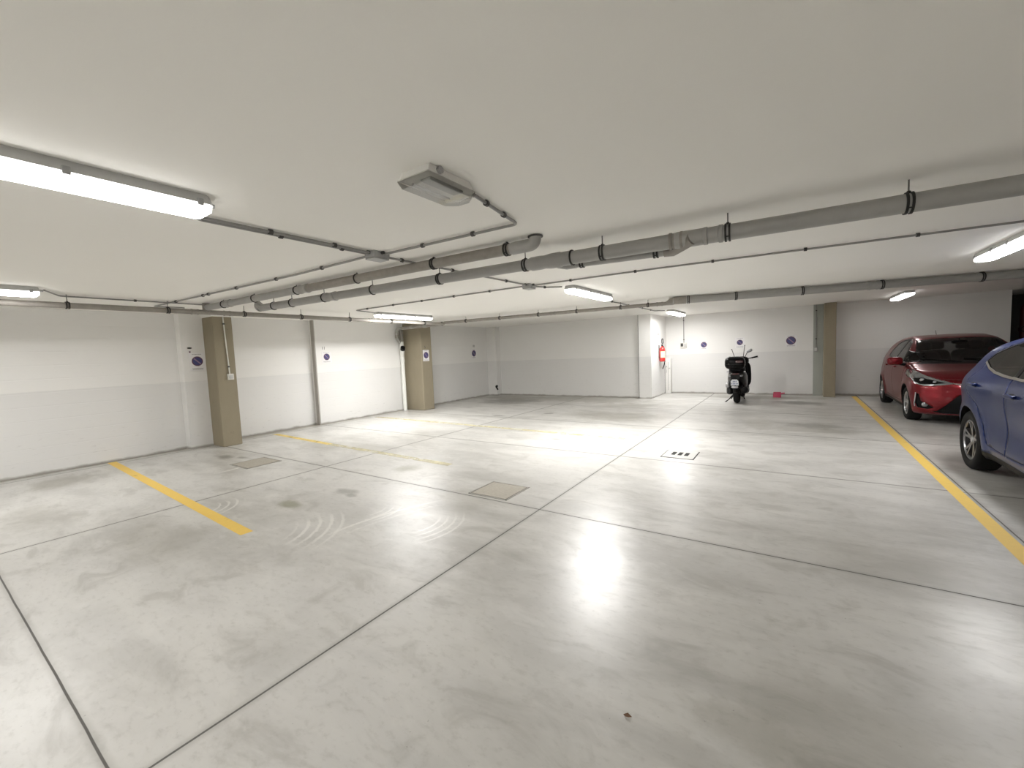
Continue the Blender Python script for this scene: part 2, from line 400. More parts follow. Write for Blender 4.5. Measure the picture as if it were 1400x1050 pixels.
leaf = MB().add([(0, 0, .004), (.02, .012, .012), (.045, .004, .006), (.03, -.012, .010), (.012, -.01, .005)], [(0, 1, 2, 3, 4)]).build('dry_leaf', 'leaf')
leaf.location = (-.57, 1.56, 0); leaf.scale = (.8, .8, .8); tag(leaf, 'tiny brown leaf scrap lying on the open floor in front', 'leaf')

# ------------------------------------------------------------------ ceiling lamps
KL = [.21, .48, 1.1, 1.42, .75, .065, .45, 1.8]
def lamp(x, y0, label, k=1., L=1.57, w=.18):
    t = thing('ceiling_lamp', (x, y0, H), label, 'ceiling lamp', 'long waterproof fluorescent ceiling lamps')
    def shell(w0, w1, z0, z1, e0, e1):
        m = MB(); r = []
        for ww, z, e in ((w0, z0, e0), (w1, z1, e1)):
            hw = ww / 2; c = .02
            r.append([(-hw + c, e, z), (hw - c, e, z), (hw, e + c, z), (hw, L - e - c, z), (hw - c, L - e, z), (-hw + c, L - e, z), (-hw, L - e - c, z), (-hw, e + c, z)])
        return m.add(r[0] + r[1], [tuple(range(8)), tuple(range(15, 7, -1))] + [(i, (i + 1) % 8, 8 + (i + 1) % 8, 8 + i) for i in range(8)])
    shell(w * .84, w, 0, -.052, .015, 0).build('housing', 'lamp_body', t, ang=30)
    m = MB(); prof = [(w * .94, -.050, .006), (w * .92, -.088, .010), (w * .78, -.100, .026)]
    v = []; f = []
    for ww, z, e in prof:
        hw = ww / 2; c = .02
        v += [(-hw + c, e, z), (hw - c, e, z), (hw, e + c, z), (hw, L - e - c, z), (hw - c, L - e, z), (-hw + c, L - e, z), (-hw, L - e - c, z), (-hw, e + c, z)]
    for q in range(2): f += [(q * 8 + i, q * 8 + (i + 1) % 8, q * 8 + 8 + (i + 1) % 8, q * 8 + 8 + i) for i in range(8)]
    f.append(tuple(range(16, 24))); d = m.add(v, f).build('diffuser', 'lamp_side', t, ang=30)
    d.data.materials.append(M[lamp_mat(k)])          # the bright downward face
    for p in d.data.polygons:
        if len(p.vertices) == 8 and abs(p.normal.z) > .9: p.material_index = 1
    for i, yy in enumerate((.07, L * .37, L * .63, L - .07)):
        for sx in (-1, 1):
            m = MB().box(sx * w / 2 - .006, sx * w / 2 + .006, yy - .014, yy + .014, -.066, -.030, .003); m.build('clip', 'lamp_clip', t)
    MB().tube([(0, L - .005, -.03), (0, L + .03, -.03)], .012, 10).build('cable_gland', 'lamp_clip', t)
    return t
lamp(-2.78, -.47, 'long lit lamp nearest the viewer, top left of the ceiling', KL[0])
lamp(-6.99, -.55, 'lit lamp at the left edge, close to the left wall', KL[1])
lamp(-7.06, 5.62, 'lit lamp hung in front of the middle concrete column', KL[2])
lamp(-2.71, 5.60, 'lit lamp right after the far junction box, above open floor', KL[3])
lamp(-2.66, 11.35, 'small-looking lit lamp above the projecting wall end', KL[4])
lamp(1.98, 11.85, 'lit lamp on the ceiling above the red car', KL[5])
lamp(1.86, 5.78, 'lit lamp above the blue car at the right edge', KL[6])
lamp(-2.78, -6.6, 'added unseen fill lamp behind the viewer in the middle row', KL[7])  # this and the next two: added out of view to brighten the foreground
lamp(-6.99, -6.6, 'added unseen fill lamp behind the viewer in the left row', KL[7] * .3)
lamp(1.98, -6.6, 'added unseen fill lamp behind the viewer in the right row', KL[7])

# unlit emergency light
t = thing('emergency_light', (-1.575, 1.735, H), 'unlit white emergency light with clear cover on the near ceiling', 'emergency light')
W2, L2 = .105, .20
m = MB(); v = []; f = []
for s_, z in ((.90, 0), (1., -.045)):
    v += [(-W2 * s_, -L2 * s_, z), (W2 * s_, -L2 * s_, z), (W2 * s_, L2 * s_ - .05, z), (W2 * s_ - .06, L2 * s_, z), (-W2 * s_ + .06, L2 * s_, z), (-W2 * s_, L2 * s_ - .05, z)]
m.add(v, [tuple(range(6)), tuple(range(11, 5, -1))] + [(i, (i + 1) % 6, 6 + (i + 1) % 6, 6 + i) for i in range(6)]).build('housing', 'door_white', t, ang=30)
m = MB(); v = []
for s_, z in ((1.03, -.043), (1.03, -.052), (.93, -.082)):
    v += [(-W2 * s_, -L2 * s_, z), (W2 * s_, -L2 * s_, z), (W2 * s_, L2 * s_ - .05, z), (W2 * s_ - .06, L2 * s_, z), (-W2 * s_ + .06, L2 * s_, z), (-W2 * s_, L2 * s_ - .05, z)]
m.add(v, [(q * 6 + i, q * 6 + (i + 1) % 6, q * 6 + 6 + (i + 1) % 6, q * 6 + 6 + i) for q in range(2) for i in range(6)] + [tuple(range(12, 18))]).build('cover', 'clear_plastic', t, ang=25)
MB().tube([(-.045, -.16, -.062), (-.045, .11, -.062)], .007, 10).build('tube', 'sign_white', t)
MB().box(.0, .07, -.15, .10, -.058, -.046, .004).build('reflector', 'lamp_body', t)
MB().tube([(W2 + .012, -.12, -.02), (W2 - .01, -.12, -.02)], .018, 12).build('lock_knob', 'silver', t)
MB().tube([(.03, L2 - .01, -.025), (.03, L2 + .04, -.025)], .011, 10).build('cable_gland', 'conduit', t)

# ------------------------------------------------------------------ conduits
def conduit(path, label, r=.0105, clips=(), mat='conduit'):
    """conduit run; clips = distances along the run where a saddle holds it"""
    P = [Vector(p) for p in path]
    mid = P[0]
    pts = [P[0]]
    for i in range(1, len(P) - 1):
        d0 = (P[i] - P[i - 1]).normalized(); d1 = (P[i + 1] - P[i]).normalized(); rr = min(.045, (P[i] - P[i - 1]).length / 3, (P[i + 1] - P[i]).length / 3)
        for k in range(6):
            s_ = k / 5; a_ = P[i] - d0 * rr; c_ = P[i] + d1 * rr
            pts.append(a_ * (1 - s_) ** 2 + P[i] * 2 * s_ * (1 - s_) + c_ * s_ * s_)
    pts.append(P[-1])
    t = thing('conduit', P[0], label, 'conduit', 'grey surface conduit runs')
    rel = [p - P[0] for p in pts]
    MB().tube(rel, r, 10).build('pipe', mat, t)
    L = [0]
    for i in range(1, len(P)): L.append(L[-1] + (P[i] - P[i - 1]).length)
    for s_ in clips:
        for i in range(1, len(P)):
            if s_ <= L[i]: break
        d = (P[i] - P[i - 1]).normalized(); q = P[i - 1] + d * (s_ - L[i - 1]) - P[0]
        MB().tube([q - d * .013, q + d * .013], r * 1.75, 10).build('clip', 'clip', t)
    return t
zc_ = H - .0195
def every(a, b, st): return [a + st * i for i in range(int((b - a) / st) + 1)]
conduit([(-2.95, 1.12, zc_), (-3.12, 1.16, zc_), (-3.12, 2.42, zc_)], 'ceiling conduit from the nearest lit lamp, twin run nearer the left wall', clips=[.7, 1.2])
conduit([(-2.78, 1.10, zc_), (-3.07, 1.13, zc_), (-3.07, 2.42, zc_)], 'ceiling conduit from the nearest lit lamp, twin run nearer the emergency light', clips=[.75, 1.25])
conduit([(-3.16, 2.50, zc_), (-4.4, 2.50, zc_), (-6.2, 2.41, zc_), (-8.0, 2.32, zc_), (-8.0, 2.7, zc_)], 'ceiling conduit running from the near junction box towards the left wall', clips=[.75, 1.6, 2.45, 3.15, 3.3, 4.1])
conduit([(-3.02, 2.55, zc_), (-1.655, 2.61, zc_), (-1.545, 1.98, zc_)], 'ceiling conduit linking near junction box and emergency light', clips=[.45, .97, 1.6, 1.85])
conduit([(-3.11, 2.62, zc_), (-3.06, 4.98, zc_)], 'ceiling conduit between the two junction boxes, passing over the drain pipes', clips=[.2, .9, 1.9])
conduit([(-3.0, 5.10, zc_), (-1.4, 5.16, zc_), (.1, 5.29, zc_), (1.6, 5.42, zc_), (6.95, 5.55, zc_)], 'long ceiling conduit running right from the far junction box', clips=every(.55, 9.4, .85) + [3.1])
conduit([(-3.14, 5.07, zc_), (-6.88, 5.03, zc_), (-7.06, 5.6, zc_)], 'ceiling conduit running left from the far junction box to the column lamp', clips=every(.6, 3.6, .7))
conduit([(-3.05, 5.18, zc_), (-2.97, 5.40, zc_), (-2.79, 5.54, zc_)], 'short ceiling conduit from far junction box into its lamp', clips=[.2])
conduit([(-2.79, 7.14, zc_), (-2.98, 7.35, zc_), (-2.98, 11.15, zc_), (-2.78, 11.33, zc_)], 'ceiling conduit from the open-floor lamp to the projecting wall lamp', clips=[1., 2., 3., 3.7])
conduit([(-7.0, 1.06, zc_), (-7.45, 1.25, zc_), (-7.45, 3.1, zc_)], 'thin ceiling conduit leading from the left edge lamp', r=.009, clips=[1.2])
conduit([(-8.603, 3.47, 2.36), (-8.603, 3.50, 1.33)], 'pale vertical conduit down the left concrete column', clips=[.12, .9], mat='switch')
conduit([(-2.86, 13.985, 2.43), (-2.86, 13.985, 1.575)], 'vertical conduit down to the socket box behind the scooter', clips=[.15, .75])
conduit([(.50, 13.925, 2.43), (.50, 13.925, 1.30)], 'vertical conduit down the grey-green pier', clips=[.15, .9])

def jbox(loc, s, label, rz=0.):
    t = thing('junction_box', loc, label, 'junction box', 'grey ceiling junction boxes', rz)
    MB().box(-s[0], s[0], -s[1], s[1], -.055, 0, .006).build('box', 'box', t)
    MB().box(-s[0] * .96, s[0] * .96, -s[1] * .96, s[1] * .96, -.068, -.055, .005).build('lid', 'box', t)
    for a_, b_ in ((s[0], 0), (-s[0], 0), (0, s[1]), (0, -s[1])):
        d = Vector((a_, b_, 0)).normalized(); p = Vector((a_, b_, -.0125)); MB().tube([p - d * .004, p + d * .022], .0155, 10).build('gland', 'clip', t)
jbox((-3.09, 2.52, H), (.066, .085), 'junction box nearer the viewer, behind the first lamp')
jbox((-3.07, 5.08, H), (.062, .085), 'junction box farther off, beside the open-floor lamp')

def wallbox(name, loc, rz, mat, label, w=.042, h=.05, two=False):
    t = thing(name, loc, label, 'switch box', None, rz)          # local -y faces the room
    MB().box(-w, w, -.035, .003, -h, h, .005).build('box', mat, t)
    if two:
        MB().box(-w * .85, -w * .08, -.044, -.034, -h * .35, h * .8, .004).build('flap', 'clip', t); MB().box(w * .08, w * .85, -.044, -.034, -h * .6, h * .6, .004).build('flap', 'lamp_body', t)
    else:
        MB().box(-w * .62, w * .62, -.044, -.034, -h * .62, h * .62, .004).build('rocker', 'lamp_body', t)
wallbox('switch_box', (-8.62, 3.51, 1.275), PI / 2, 'switch', 'pale switch box on the left concrete column', .05, .055)
wallbox('socket_box', (-2.87, 14.0, 1.50), 0, 'switch', 'grey twin socket box on the wall left of the scooter', .095, .085, True)
wallbox('switch_box', (.495, 13.94, 1.245), 0, 'box', 'small dark switch box on the grey-green pier', .045, .06)

# ------------------------------------------------------------------ drain pipes
def pipe_clamp(t, c, d, r, rod=True, w=.014, double=True):
    """rubber-lined clamp around a pipe at local point c (direction d), with its rod up to the ceiling"""
    c, d = Vector(c), Vector(d).normalized()
    m = MB()
    for s_ in ((-1, 1) if double else (0,)):
        q = c + d * (s_ * w * .9); m.lathe([(r - .002, -.0065), (r + .008, -.0065), (r + .008, .0065), (r - .002, .0065)], ax='x', n=24, closed=True)
        k = 4 * 24; rot = d.to_track_quat('X', 'Z').to_matrix()
        for i in range(len(m.v) - k, len(m.v)): m.v[i] = tuple(rot @ Vector(m.v[i]) + q)
    if double:
        for a_ in (.9, -.9):
            up = Vector((0, 0, 1)); sd = d.cross(up).normalized(); q = c + up * (-(r + .003) * math.cos(a_)) + sd * ((r + .003) * math.sin(a_))
            m.tube([q - d * w, q + d * w], .004, 6)
        q = c + Vector((0, 0, r + .004))
        if q.z + t.location.z < H - .016: m.sell(q, (w * .8, w * .8, .012), .5, .5, 10, 6)
    o = m.build('clamp', 'clamp', t)
    top = H - t.location.z
    if rod and top - c.z - r > .004:
        MB().tube([c + Vector((0, 0, r + .002)), (c.x, c.y, top - .002)], .0045, 8).build('rod', 'steel', o)
    return o

def lerp_run(a, b, x):
    s_ = (x - a[0]) / (b[0] - a[0]); return Vector((x, a[1] + (b[1] - a[1]) * s_, a[2] + (b[2] - a[2]) * s_))
def collar(t, name, a, b, r, mat, lip=.006):
    a, b = Vector(a), Vector(b); L_ = (b - a)
    return MB().tube([a, a + L_ * .02, a + L_ * .2, a + L_ * .24, b - L_ * .24, b - L_ * .2, b - L_ * .02, b], [r, r + lip, r + lip, r, r, r + lip, r + lip, r], 24).build(name, mat, t)

# main drain: straight run left to right near the viewer
A, Bp = (-6.45, 3.10, 2.30), (6.9, 3.90, 2.30)
t = thing('drain_pipe', A, 'large grey drain pipe crossing the ceiling near the viewer', 'pipe', 'grey plastic drain pipes')
o = Vector(A); R = lambda x, dz=0., dy=0.: lerp_run(A, Bp, x) - o + Vector((0, dy, dz))
dirx = (Vector(Bp) - o).normalized()
MB().tube([R(-6.42), R(-2.02)], .050, 24).build('pipe', 'pvc', t)
MB().tube([R(-1.62), R(6.9)], .0565, 28).build('pipe', 'pvc', t)
MB().tube([R(-2.04), R(-2.0), R(-1.99), R(-1.90), R(-1.86), R(-1.80), R(-1.71), R(-1.70), R(-1.62), R(-1.61)], [.05, .056, .062, .062, .058, .066, .066, .061, .061, .0565], 28).build('reducer', 'pvc', t)
MB().tube([R(-6.40)] + [p - o for p in arc((-6.45, 3.10, 2.36), .06, -PI / 2, -PI, (0, 0, 1), (1, 0, 0), 6)][::1], .052, 20).build('elbow', 'pvc', t)
collar(t, 'coupling', R(-4.95), R(-4.75), .051, 'pvc')
collar(t, 'coupling', R(-.80), R(-.70), .0575, 'pvc_old')
collar(t, 'coupling', R(-.56), R(-.43), .0575, 'pvc')
MB().tube([R(-.76), R(-.74), R(-.56)], [.058, .062, .060], 24).build('wye', 'pvc', t)
for x in (-6.10, -5.67, -4.98, -4.09, -3.08, -2.06, -1.33, -.40, .57, 1.75, 3.0): pipe_clamp(t, R(x), dirx, .050 if x < -2 else .0565, double=x > -3.5)
pipe_clamp(t, R(-1.60), dirx, .059, rod=False, double=False)

# small branch beside it
A2, B2 = (-1.70, 3.49, 2.262), (-.80, 3.535, 2.246)
t = thing('drain_pipe', A2, 'short thin branch pipe running alongside the large near drain', 'pipe', 'grey plastic drain pipes'); o = Vector(A2)
MB().tube([Vector((-1.80, 3.41, 2.292)) - o, Vector((-1.76, 3.45, 2.275)) - o, (0, 0, 0), (.09, .0045, -.0015)], [.036, .036, .036, .034], 18).build('elbow', 'pvc', t)
e2 = Vector(B2) - o
MB().tube([(.05, .0025, -.001), e2], .030, 18).build('pipe', 'pvc', t)
MB().tube([e2 * .93, e2, e2 + Vector((.07, -.05, .02)), e2 + Vector((.17, -.12, .045))], [.036, .040, .046, .048], 18).build('wye', 'pvc_old', t)
for s_ in (.16, .86): pipe_clamp(t, e2 * s_, e2, .030, rod=False)

# upper drain, ending in an elbow into the ceiling
A3, B3 = (-7.40, 2.775, 2.372), (-1.80, 3.02, 2.372)
t = thing('drain_pipe', A3, 'weathered drain pipe that turns up into the ceiling by the emergency light', 'pipe', 'grey plastic drain pipes'); o = Vector(A3)
R = lambda x: lerp_run(A3, B3, x) - o; d3 = (Vector(B3) - o).normalized()
MB().tube([R(-7.36), R(-4.95)], .045, 22).build('pipe', 'pvc', t); MB().tube([R(-4.95), R(-1.85)], .046, 22).build('pipe', 'pvc_old', t)
MB().tube([R(-1.98), R(-1.97), R(-1.83)] + [p - o for p in arc((-1.80, 3.02, 2.425), .053, 0, PI / 2, (0, 0, -1), (1, 0, 0), 6)] + [Vector((-1.747, 3.02, H - .002)) - o], [.046, .051, .051] + [.049] * 7 + [.049], 24).build('elbow', 'pvc', t)
MB().lathe([(.05, 0), (.062, 0), (.062, -.010), (.05, -.012)], Vector((-1.747, 3.02, H - .003)) - o, n=24).build('ceiling_collar', 'clip', t)
collar(t, 'coupling', R(-5.0), R(-4.82), .047, 'pvc'); collar(t, 'coupling', R(-6.80), R(-6.66), .047, 'pvc')
MB().tube([Vector((-7.40, 2.775, 2.435)) - o, Vector((-7.40, 2.775, 2.30)) - o], .050, 20).build('tee', 'pvc_old', t)
for x in (-6.86, -6.03, -5.06, -3.94, -2.84, -2.02): pipe_clamp(t, R(x), d3, .046, double=x > -3)

# thin drain along the left wall
A4, B4 = (-7.40, YB + .05, 2.312), (-7.40, 7.98, 2.300)
t = thing('drain_pipe', A4, 'thin drain pipe running along the left wall past both columns', 'pipe', 'grey plastic drain pipes'); o = Vector(A4)
Q = lambda y: Vector((-7.40, y, 2.312 - .012 * (y - YB) / 16.4)) - o
MB().tube([Q(YB + .05), Q(7.98)], .036, 18).build('pipe', 'pvc_old', t)
for y in (.35, 2.62, 3.05, 5.75): collar(t, 'coupling', Q(y - .05), Q(y + .05), .037, 'pvc_old', .004)
for y in (-5.7, -4.7, -3.7, -2.7, -1.7, -.7, .3, 1.3, 2.3, 3.3, 4.25, 5.25, 6.3, 7.3): pipe_clamp(t, Q(y), (0, 1, 0), .036)

# thin back drain that grows into the far drain
A5, B5, C5 = (-7.42, 8.02, 2.333), (-1.93, 8.62, 2.333), (6.9, 10.55, 2.36)
t = thing('drain_pipe', A5, 'thin drain pipe across the back of the ceiling, starting above the middle column', 'pipe', 'grey plastic drain pipes'); o = Vector(A5)
R = lambda x: lerp_run(A5, B5, x) - o; d5 = (Vector(B5) - o).normalized()
MB().tube([R(-7.42), R(-1.95)], .036, 18).build('pipe', 'pvc_old', t)
for x in (-4.45, -2.2): collar(t, 'coupling', R(x - .06), R(x + .06), .037, 'pvc_old', .004)
for x in (-6.75, -5.8, -4.8, -3.9, -2.96, -2.42): pipe_clamp(t, R(x), d5, .036)
A6 = (-1.93, 8.50, 2.362)
t = thing('drain_pipe', A6, 'thick drain pipe across the back of the ceiling, above scooter and red car', 'pipe', 'grey plastic drain pipes'); o = Vector(A6)
R = lambda x: lerp_run(A6, C5, x) - o; d6 = (Vector(C5) - o).normalized()
MB().tube([R(-1.93), R(6.9)], .066, 24).build('pipe', 'pvc', t)
MB().tube([Vector((-2.06, 8.60, 2.335)) - o, Vector((-1.96, 8.53, 2.352)) - o, R(-1.90), R(-1.70)], [.040, .068, .071, .071], 22).build('reducer', 'pvc_old', t)
collar(t, 'coupling', R(1.02), R(1.16), .067, 'pvc', .005)
for x in (-1.66, -.88, .12, 1.20, 2.40, 3.5, 4.6): pipe_clamp(t, R(x), d6, .067)

# white downpipe beside the middle column
t = thing('downpipe', (-9.11, 8.07, 0), 'white downpipe with black cap standing beside the middle column', 'pipe')
MB().tube([(0, 0, 0), (0, 0, 1.50)], .054, 22).build('pipe', 'pvc_white', t)
MB().tube([(0, 0, 1.36), (0, 0, 1.38), (0, 0, 1.44), (0, 0, 1.46)], [.055, .060, .060, .055], 22).build('coupling', 'pvc_white', t)
m = MB().tube([(0, 0, 1.46), (0, 0, 1.93)], .058, 22).tube([(.01, -.01, 1.54), (.15, -.10, 1.72)], .052, 20)
m.build('wye', 'pvc_white', t)
MB().tube([(.14, -.094, 1.71), (.19, -.128, 1.775)], [.064, .062], 20).build('cap', 'black', t)
MB().tube([(0, 0, 1.90), (.015, 0, 2.28)], .040, 18).build('riser', 'pvc_old', t)
MB().tube([(0, 0, 1.86), (-.01, -.10, 2.00), (-.01, -.14, 2.06), (-.01, -.14, 2.20), (0, -.10, 2.27), (.05, -.05, 2.30)], .038, 18).build('bypass', 'pvc', t)
MB().tube([(-.01, -.14, 2.03), (-.01, -.14, 2.05), (-.01, -.14, 2.10), (-.01, -.14, 2.12)], [.039, .043, .043, .039], 16).build('coupling', 'pvc_old', t)
MB().tube([(0, -.02, 2.295), (.6, -.06, 2.30), (1.2, -.05, 2.305), (1.66, -.05, 2.315)], .042, 18).build('header', 'pvc_old', t)
for x in (.45, .95): MB().tube([(x, -.05, 2.30), (x + .02, -.05, 2.30), (x + .12, -.05, 2.30), (x + .14, -.05, 2.30)], [.043, .048, .048, .043], 16).build('coupling', 'pvc', t)
MB().lathe([(.043, -.012), (.052, -.012), (.052, .012), (.043, .012)], (1.62, -.05, 2.315), 'x', 18, True).build('clamp', 'clamp', t)

# black pipe stub in the far left corner
t = thing('pipe_stub', (-8.80, 12.12, .30), 'small black bent pipe stub in the far left corner', 'pipe')
MB().tube([(-.02, 0, .03), (-.02, -.06, .03), (.01, -.10, .01), (.05, -.10, -.04), (.06, -.07, -.09)], .026, 14).build('bend', 'black', t)
MB().tube([(-.02, .005, .03), (-.02, -.012, .03)], .042, 16).build('flange', 'clip', t)

# ------------------------------------------------------------------ signs and small wall things
def font(txt, size, name, mat, parent, loc, rot):
    c = bpy.data.curves.new(name, 'FONT'); c.body = txt; c.size = size; c.extrude = .0008; c.align_x = 'CENTER'; c.align_y = 'CENTER'
    o = bpy.data.objects.new(name, c); COL.objects.link(o); c.materials.append(M[mat]); o.location = loc; o.rotation_euler = rot
    bpy.context.view_layer.update()
    me = bpy.data.meshes.new_from_object(o); me.name = name; bpy.data.objects.remove(o)
    o = bpy.data.objects.new(name, me); COL.objects.link(o); o.location = loc; o.rotation_euler = rot
    if parent: o.parent = parent
    return o
def no_parking(loc, rz, w, h, label, disc=.40, cap=True):
    """local -y faces the room"""
    t = thing('no_parking_sign', loc, label, 'no parking sign', 'no parking signs on walls and columns', rz)
    MB().box(-w / 2, w / 2, -.004, .002, -h / 2, h / 2).build('panel', 'sign_white', t, smooth=False)
    r = min(w, h) * disc; zc = .01
    MB().lathe([(.0001, -.0052), (r * .82, -.0052), (r * .82, -.003)], (0, 0, zc), 'y', 40).build('disc', 'sign_blue', t)
    MB().lathe([(r * .80, -.003), (r * .80, -.0062), (r, -.0062), (r, -.003)], (0, 0, zc), 'y', 40).build('ring', 'sign_red', t)
    a_ = PI / 4; k = r * .12; q = r * .82
    c, s_ = math.cos(a_), math.sin(a_)
    MB().prism([(-q * c + k * s_, zc + q * s_ + k * c), (-q * c - k * s_, zc + q * s_ - k * c), (q * c - k * s_, zc - q * s_ - k * c), (q * c + k * s_, zc - q * s_ + k * c)], 'y', -.0064, -.004).build('slash', 'sign_slash', t, smooth=False)
    if cap:
        m = MB(); g = h * .42
        for z, ww in ((g, .62), (-g * .90, .72), (-g * 1.03, .66)): 
            x = -w * ww / 2
            while x < w * ww / 2:
                e = random.uniform(.012, .03); m.box(x, min(x + e, w * ww / 2), -.0048, -.0035, z - h * .013, z + h * .013); x += e + .006
        m.build('caption', 'sign_ink', t, smooth=False)
    return t
no_parking((-9.036, 3.165, 1.575), PI / 2, .235, .32, 'no parking sign on the white pier left of the left concrete column', .37)
no_parking((-9.2, 5.83, 1.575), PI / 2, .25, .26, 'no parking sign on the left wall just past the vertical strip', .31)
no_parking((-8.5, 8.385, 1.52), PI / 2, .225, .31, 'bright white no parking sign on the middle concrete column', .40)
no_parking((-9.2, 11.36, 1.52), PI / 2, .26, .32, 'dim no parking sign on the left wall inside the deep bay', .42)
no_parking((-2.285, 14.0, 1.485), 0, .20, .25, 'no parking sign right of the socket box on the back wall', .42)
no_parking((-1.31, 14.0, 1.51), 0, .25, .30, 'no parking sign on the back wall directly above the scooter', .31)
no_parking((-.06, 14.0, 1.50), 0, .27, .32, 'no parking sign on the back wall above the pink dustpan', .42)
def mark(loc, rz, txt, size, label):
    o = font(txt, size, 'bay_number', 'ink', None, loc, (PI / 2, 0, rz)); return tag(o, label, 'bay number', 'stencilled bay numbers')
mark((-9.196, 5.76, 1.79), PI / 2, '11', .10, 'small dark bay number above the sign past the vertical strip')
mark((-8.496, 8.36, 1.75), PI / 2, '5', .10, 'small dark bay number on the middle concrete column')
mark((-9.196, 11.36, 1.78), PI / 2, '10', .11, 'small dark bay number above the sign in the deep bay')
t = thing('peg_hook', (-9.037, 3.065, 1.81), 'small black knob hook above the sign on the white pier', 'hook')
MB().sell((0, 0, .015), (.022, .035, .013), .8, .8, 14, 8).build('knob', 'black', t)
MB().sell((.0, .0, -.055), (.012, .014, .014), .9, .9, 12, 8).build('screw', 'sign_red', t)

# extinguisher on the projecting wall end
t = thing('fire_extinguisher', (-3.30, 13.10, 1.04), 'red fire extinguisher hung on the projecting white wall end', 'fire extinguisher')
MB().lathe([(.0005, .0), (.06, .0), (.083, .02), (.085, .05), (.085, .36), (.075, .40), (.05, .43), (.028, .445), (.028, .465), (.0005, .465)], n=28).build('cylinder', 'ext_red', t)
m = MB(); n = 12; v = []
for i in range(n + 1):
    a_ = -1.9 + 1.7 * i / n
    for z in (.12, .31): v.append((.0865 * math.cos(a_), .0865 * math.sin(a_), z))
m.add(v, [(2 * i, 2 * i + 2, 2 * i + 3, 2 * i + 1) for i in range(n)]).build('label', 'ext_label', t)
m = MB().box(-.02, .02, -.02, .02, .46, .50, .004).box(-.012, .012, -.09, .03, .505, .515, .003).box(-.012, .012, -.08, .02, .475, .485, .003); m.build('valve', 'black', t)
MB().tube([(.0, .025, .475), (.03, .075, .44), (.05, .10, .25), (.05, .095, .0), (.03, .06, -.12), (.0, .02, -.22)], .013, 10).build('hose', 'black', t)
MB().box(-.10, -.08, -.03, .03, .10, .50, .003).build('bracket', 'steel', t)
t = thing('wall_sign', (-3.4, 13.02, 1.77), 'narrow white sign with grey border above the extinguisher', 'sign')
MB().box(0, .004, -.11, .11, -.10, .10).build('panel', 'sign_white', t, smooth=False)
m = MB()
for b_ in ((-.115, -.095, -.11, .11), (.095, .115, -.11, .11), (-.11, .11, .09, .11)): m.box(.001, .007, b_[0], b_[1], b_[2], b_[3])
m.build('border', 'sign_ink', t, smooth=False)
t = thing('wire_hoop', (-3.385, 13.45, 1.66), 'dark round wire hoop on the wall over the extinguisher', 'hoop')
MB().tube(arc((.01, 0, 0), .10, 0, 2 * PI, (0, 1, 0), (0, 0, .75), 24)[:-1], .010, 8, closed=True).build('ring', 'clip', t)
MB().tube([(-.016, 0, .07), (.012, 0, .07)], .010, 8).build('hook', 'clip', t)

# low white meter casing in the corner by the extinguisher
t = thing('meter_casing', (-3.33, 13.90, 0), 'low white casing in the corner below the extinguisher', 'casing')
MB().box(-.07, .10, -.10, .10, 0, 1.10, .008).build('body', 'door_white', t)
MB().box(-.072, -.066, -.115, .09, 0, 1.10).box(.03, .036, -.104, -.098, .1, 1.0).build('gap', 'dark_gap', t, smooth=False)
for x, z in ((.07, .80), (-.02, .86)): MB().tube([(x, -.098, z), (x, -.135, z)], .022, 12).build('knob', 'lamp_body', t)
MB().tube([(-.02, -.118, .66), (-.02, -.118, .76)], .009, 8).tube([(-.02, -.098, .67), (-.02, -.12, .67)], .007, 6).tube([(-.02, -.098, .75), (-.02, -.12, .75)], .007, 6).build('handle', 'lamp_body', t)

# dark red riser in the recess at the right edge
t = thing('riser_pipe', (4.42, 14.75, 0), 'dark red riser pipe with valve in the dark recess', 'pipe')
MB().tube([(0, 0, 0), (0, 0, 2.05), (.03, 0, 2.12), (.10, 0, 2.16), (.30, 0, 2.18)], .055, 16).build('pipe', 'dark_red', t)
MB().lathe([(.0005, -.03), (.08, -.03), (.08, .03), (.0005, .03)], (0, 0, 1.55), 'z', 20).build('valve', 'dark_red', t)
MB().lathe([(.055, -.01), (.07, -.01), (.07, .01), (.055, .01)], (0, -.10, 1.55), 'y', 18, True).build('handwheel', 'black', t)

# pink plastic dustpan near the back wall
t = thing('dustpan', (-.34, 13.33, 0), 'pink-red plastic dustpan on the floor right of the scooter', 'dustpan')
m = MB()
m.box(-.11, .07, -.09, -.082, .0, .10, .003).box(-.11, -.102, -.09, .12, .0, .12, .003).box(.062, .07, -.09, .12, .0, .12, .003).box(-.11, .07, -.09, .12, 0, .008, .003).box(-.11, .07, .112, .12, 0, .13, .003)
m.build('pan', 'pink', t)
MB().tube([(.06, .0, .085), (.10, -.01, .11), (.15, -.02, .115)], .018, 10).build('handle', 'pink', t)
#--CARS--
# ------------------------------------------------------------------ cars
def pw(pts):
    """smooth curve through points (monotone cubic)"""
    X = np.array([p[0] for p in pts], float); Y = np.array([p[1] for p in pts], float)
    d = np.diff(Y) / np.diff(X); m = np.zeros_like(X); m[0], m[-1] = d[0], d[-1]
    for i in range(1, len(X) - 1): m[i] = 0 if d[i - 1] * d[i] <= 0 else 2 * d[i - 1] * d[i] / (d[i - 1] + d[i])
    def f(x):
        x = np.clip(x, X[0], X[-1]); i = np.clip(np.searchsorted(X, x) - 1, 0, len(X) - 2)
        h = X[i + 1] - X[i]; s = (x - X[i]) / h
        return Y[i] * (1 + 2 * s) * (1 - s) ** 2 + Y[i + 1] * s * s * (3 - 2 * s) + m[i] * h * s * (1 - s) ** 2 - m[i + 1] * h * s * s * (1 - s)
    return f
def smax(a, b, r):
    h = np.clip(.5 + .5 * (a - b) / r, 0, 1); return b * (1 - h) + a * h + r * h * (1 - h)
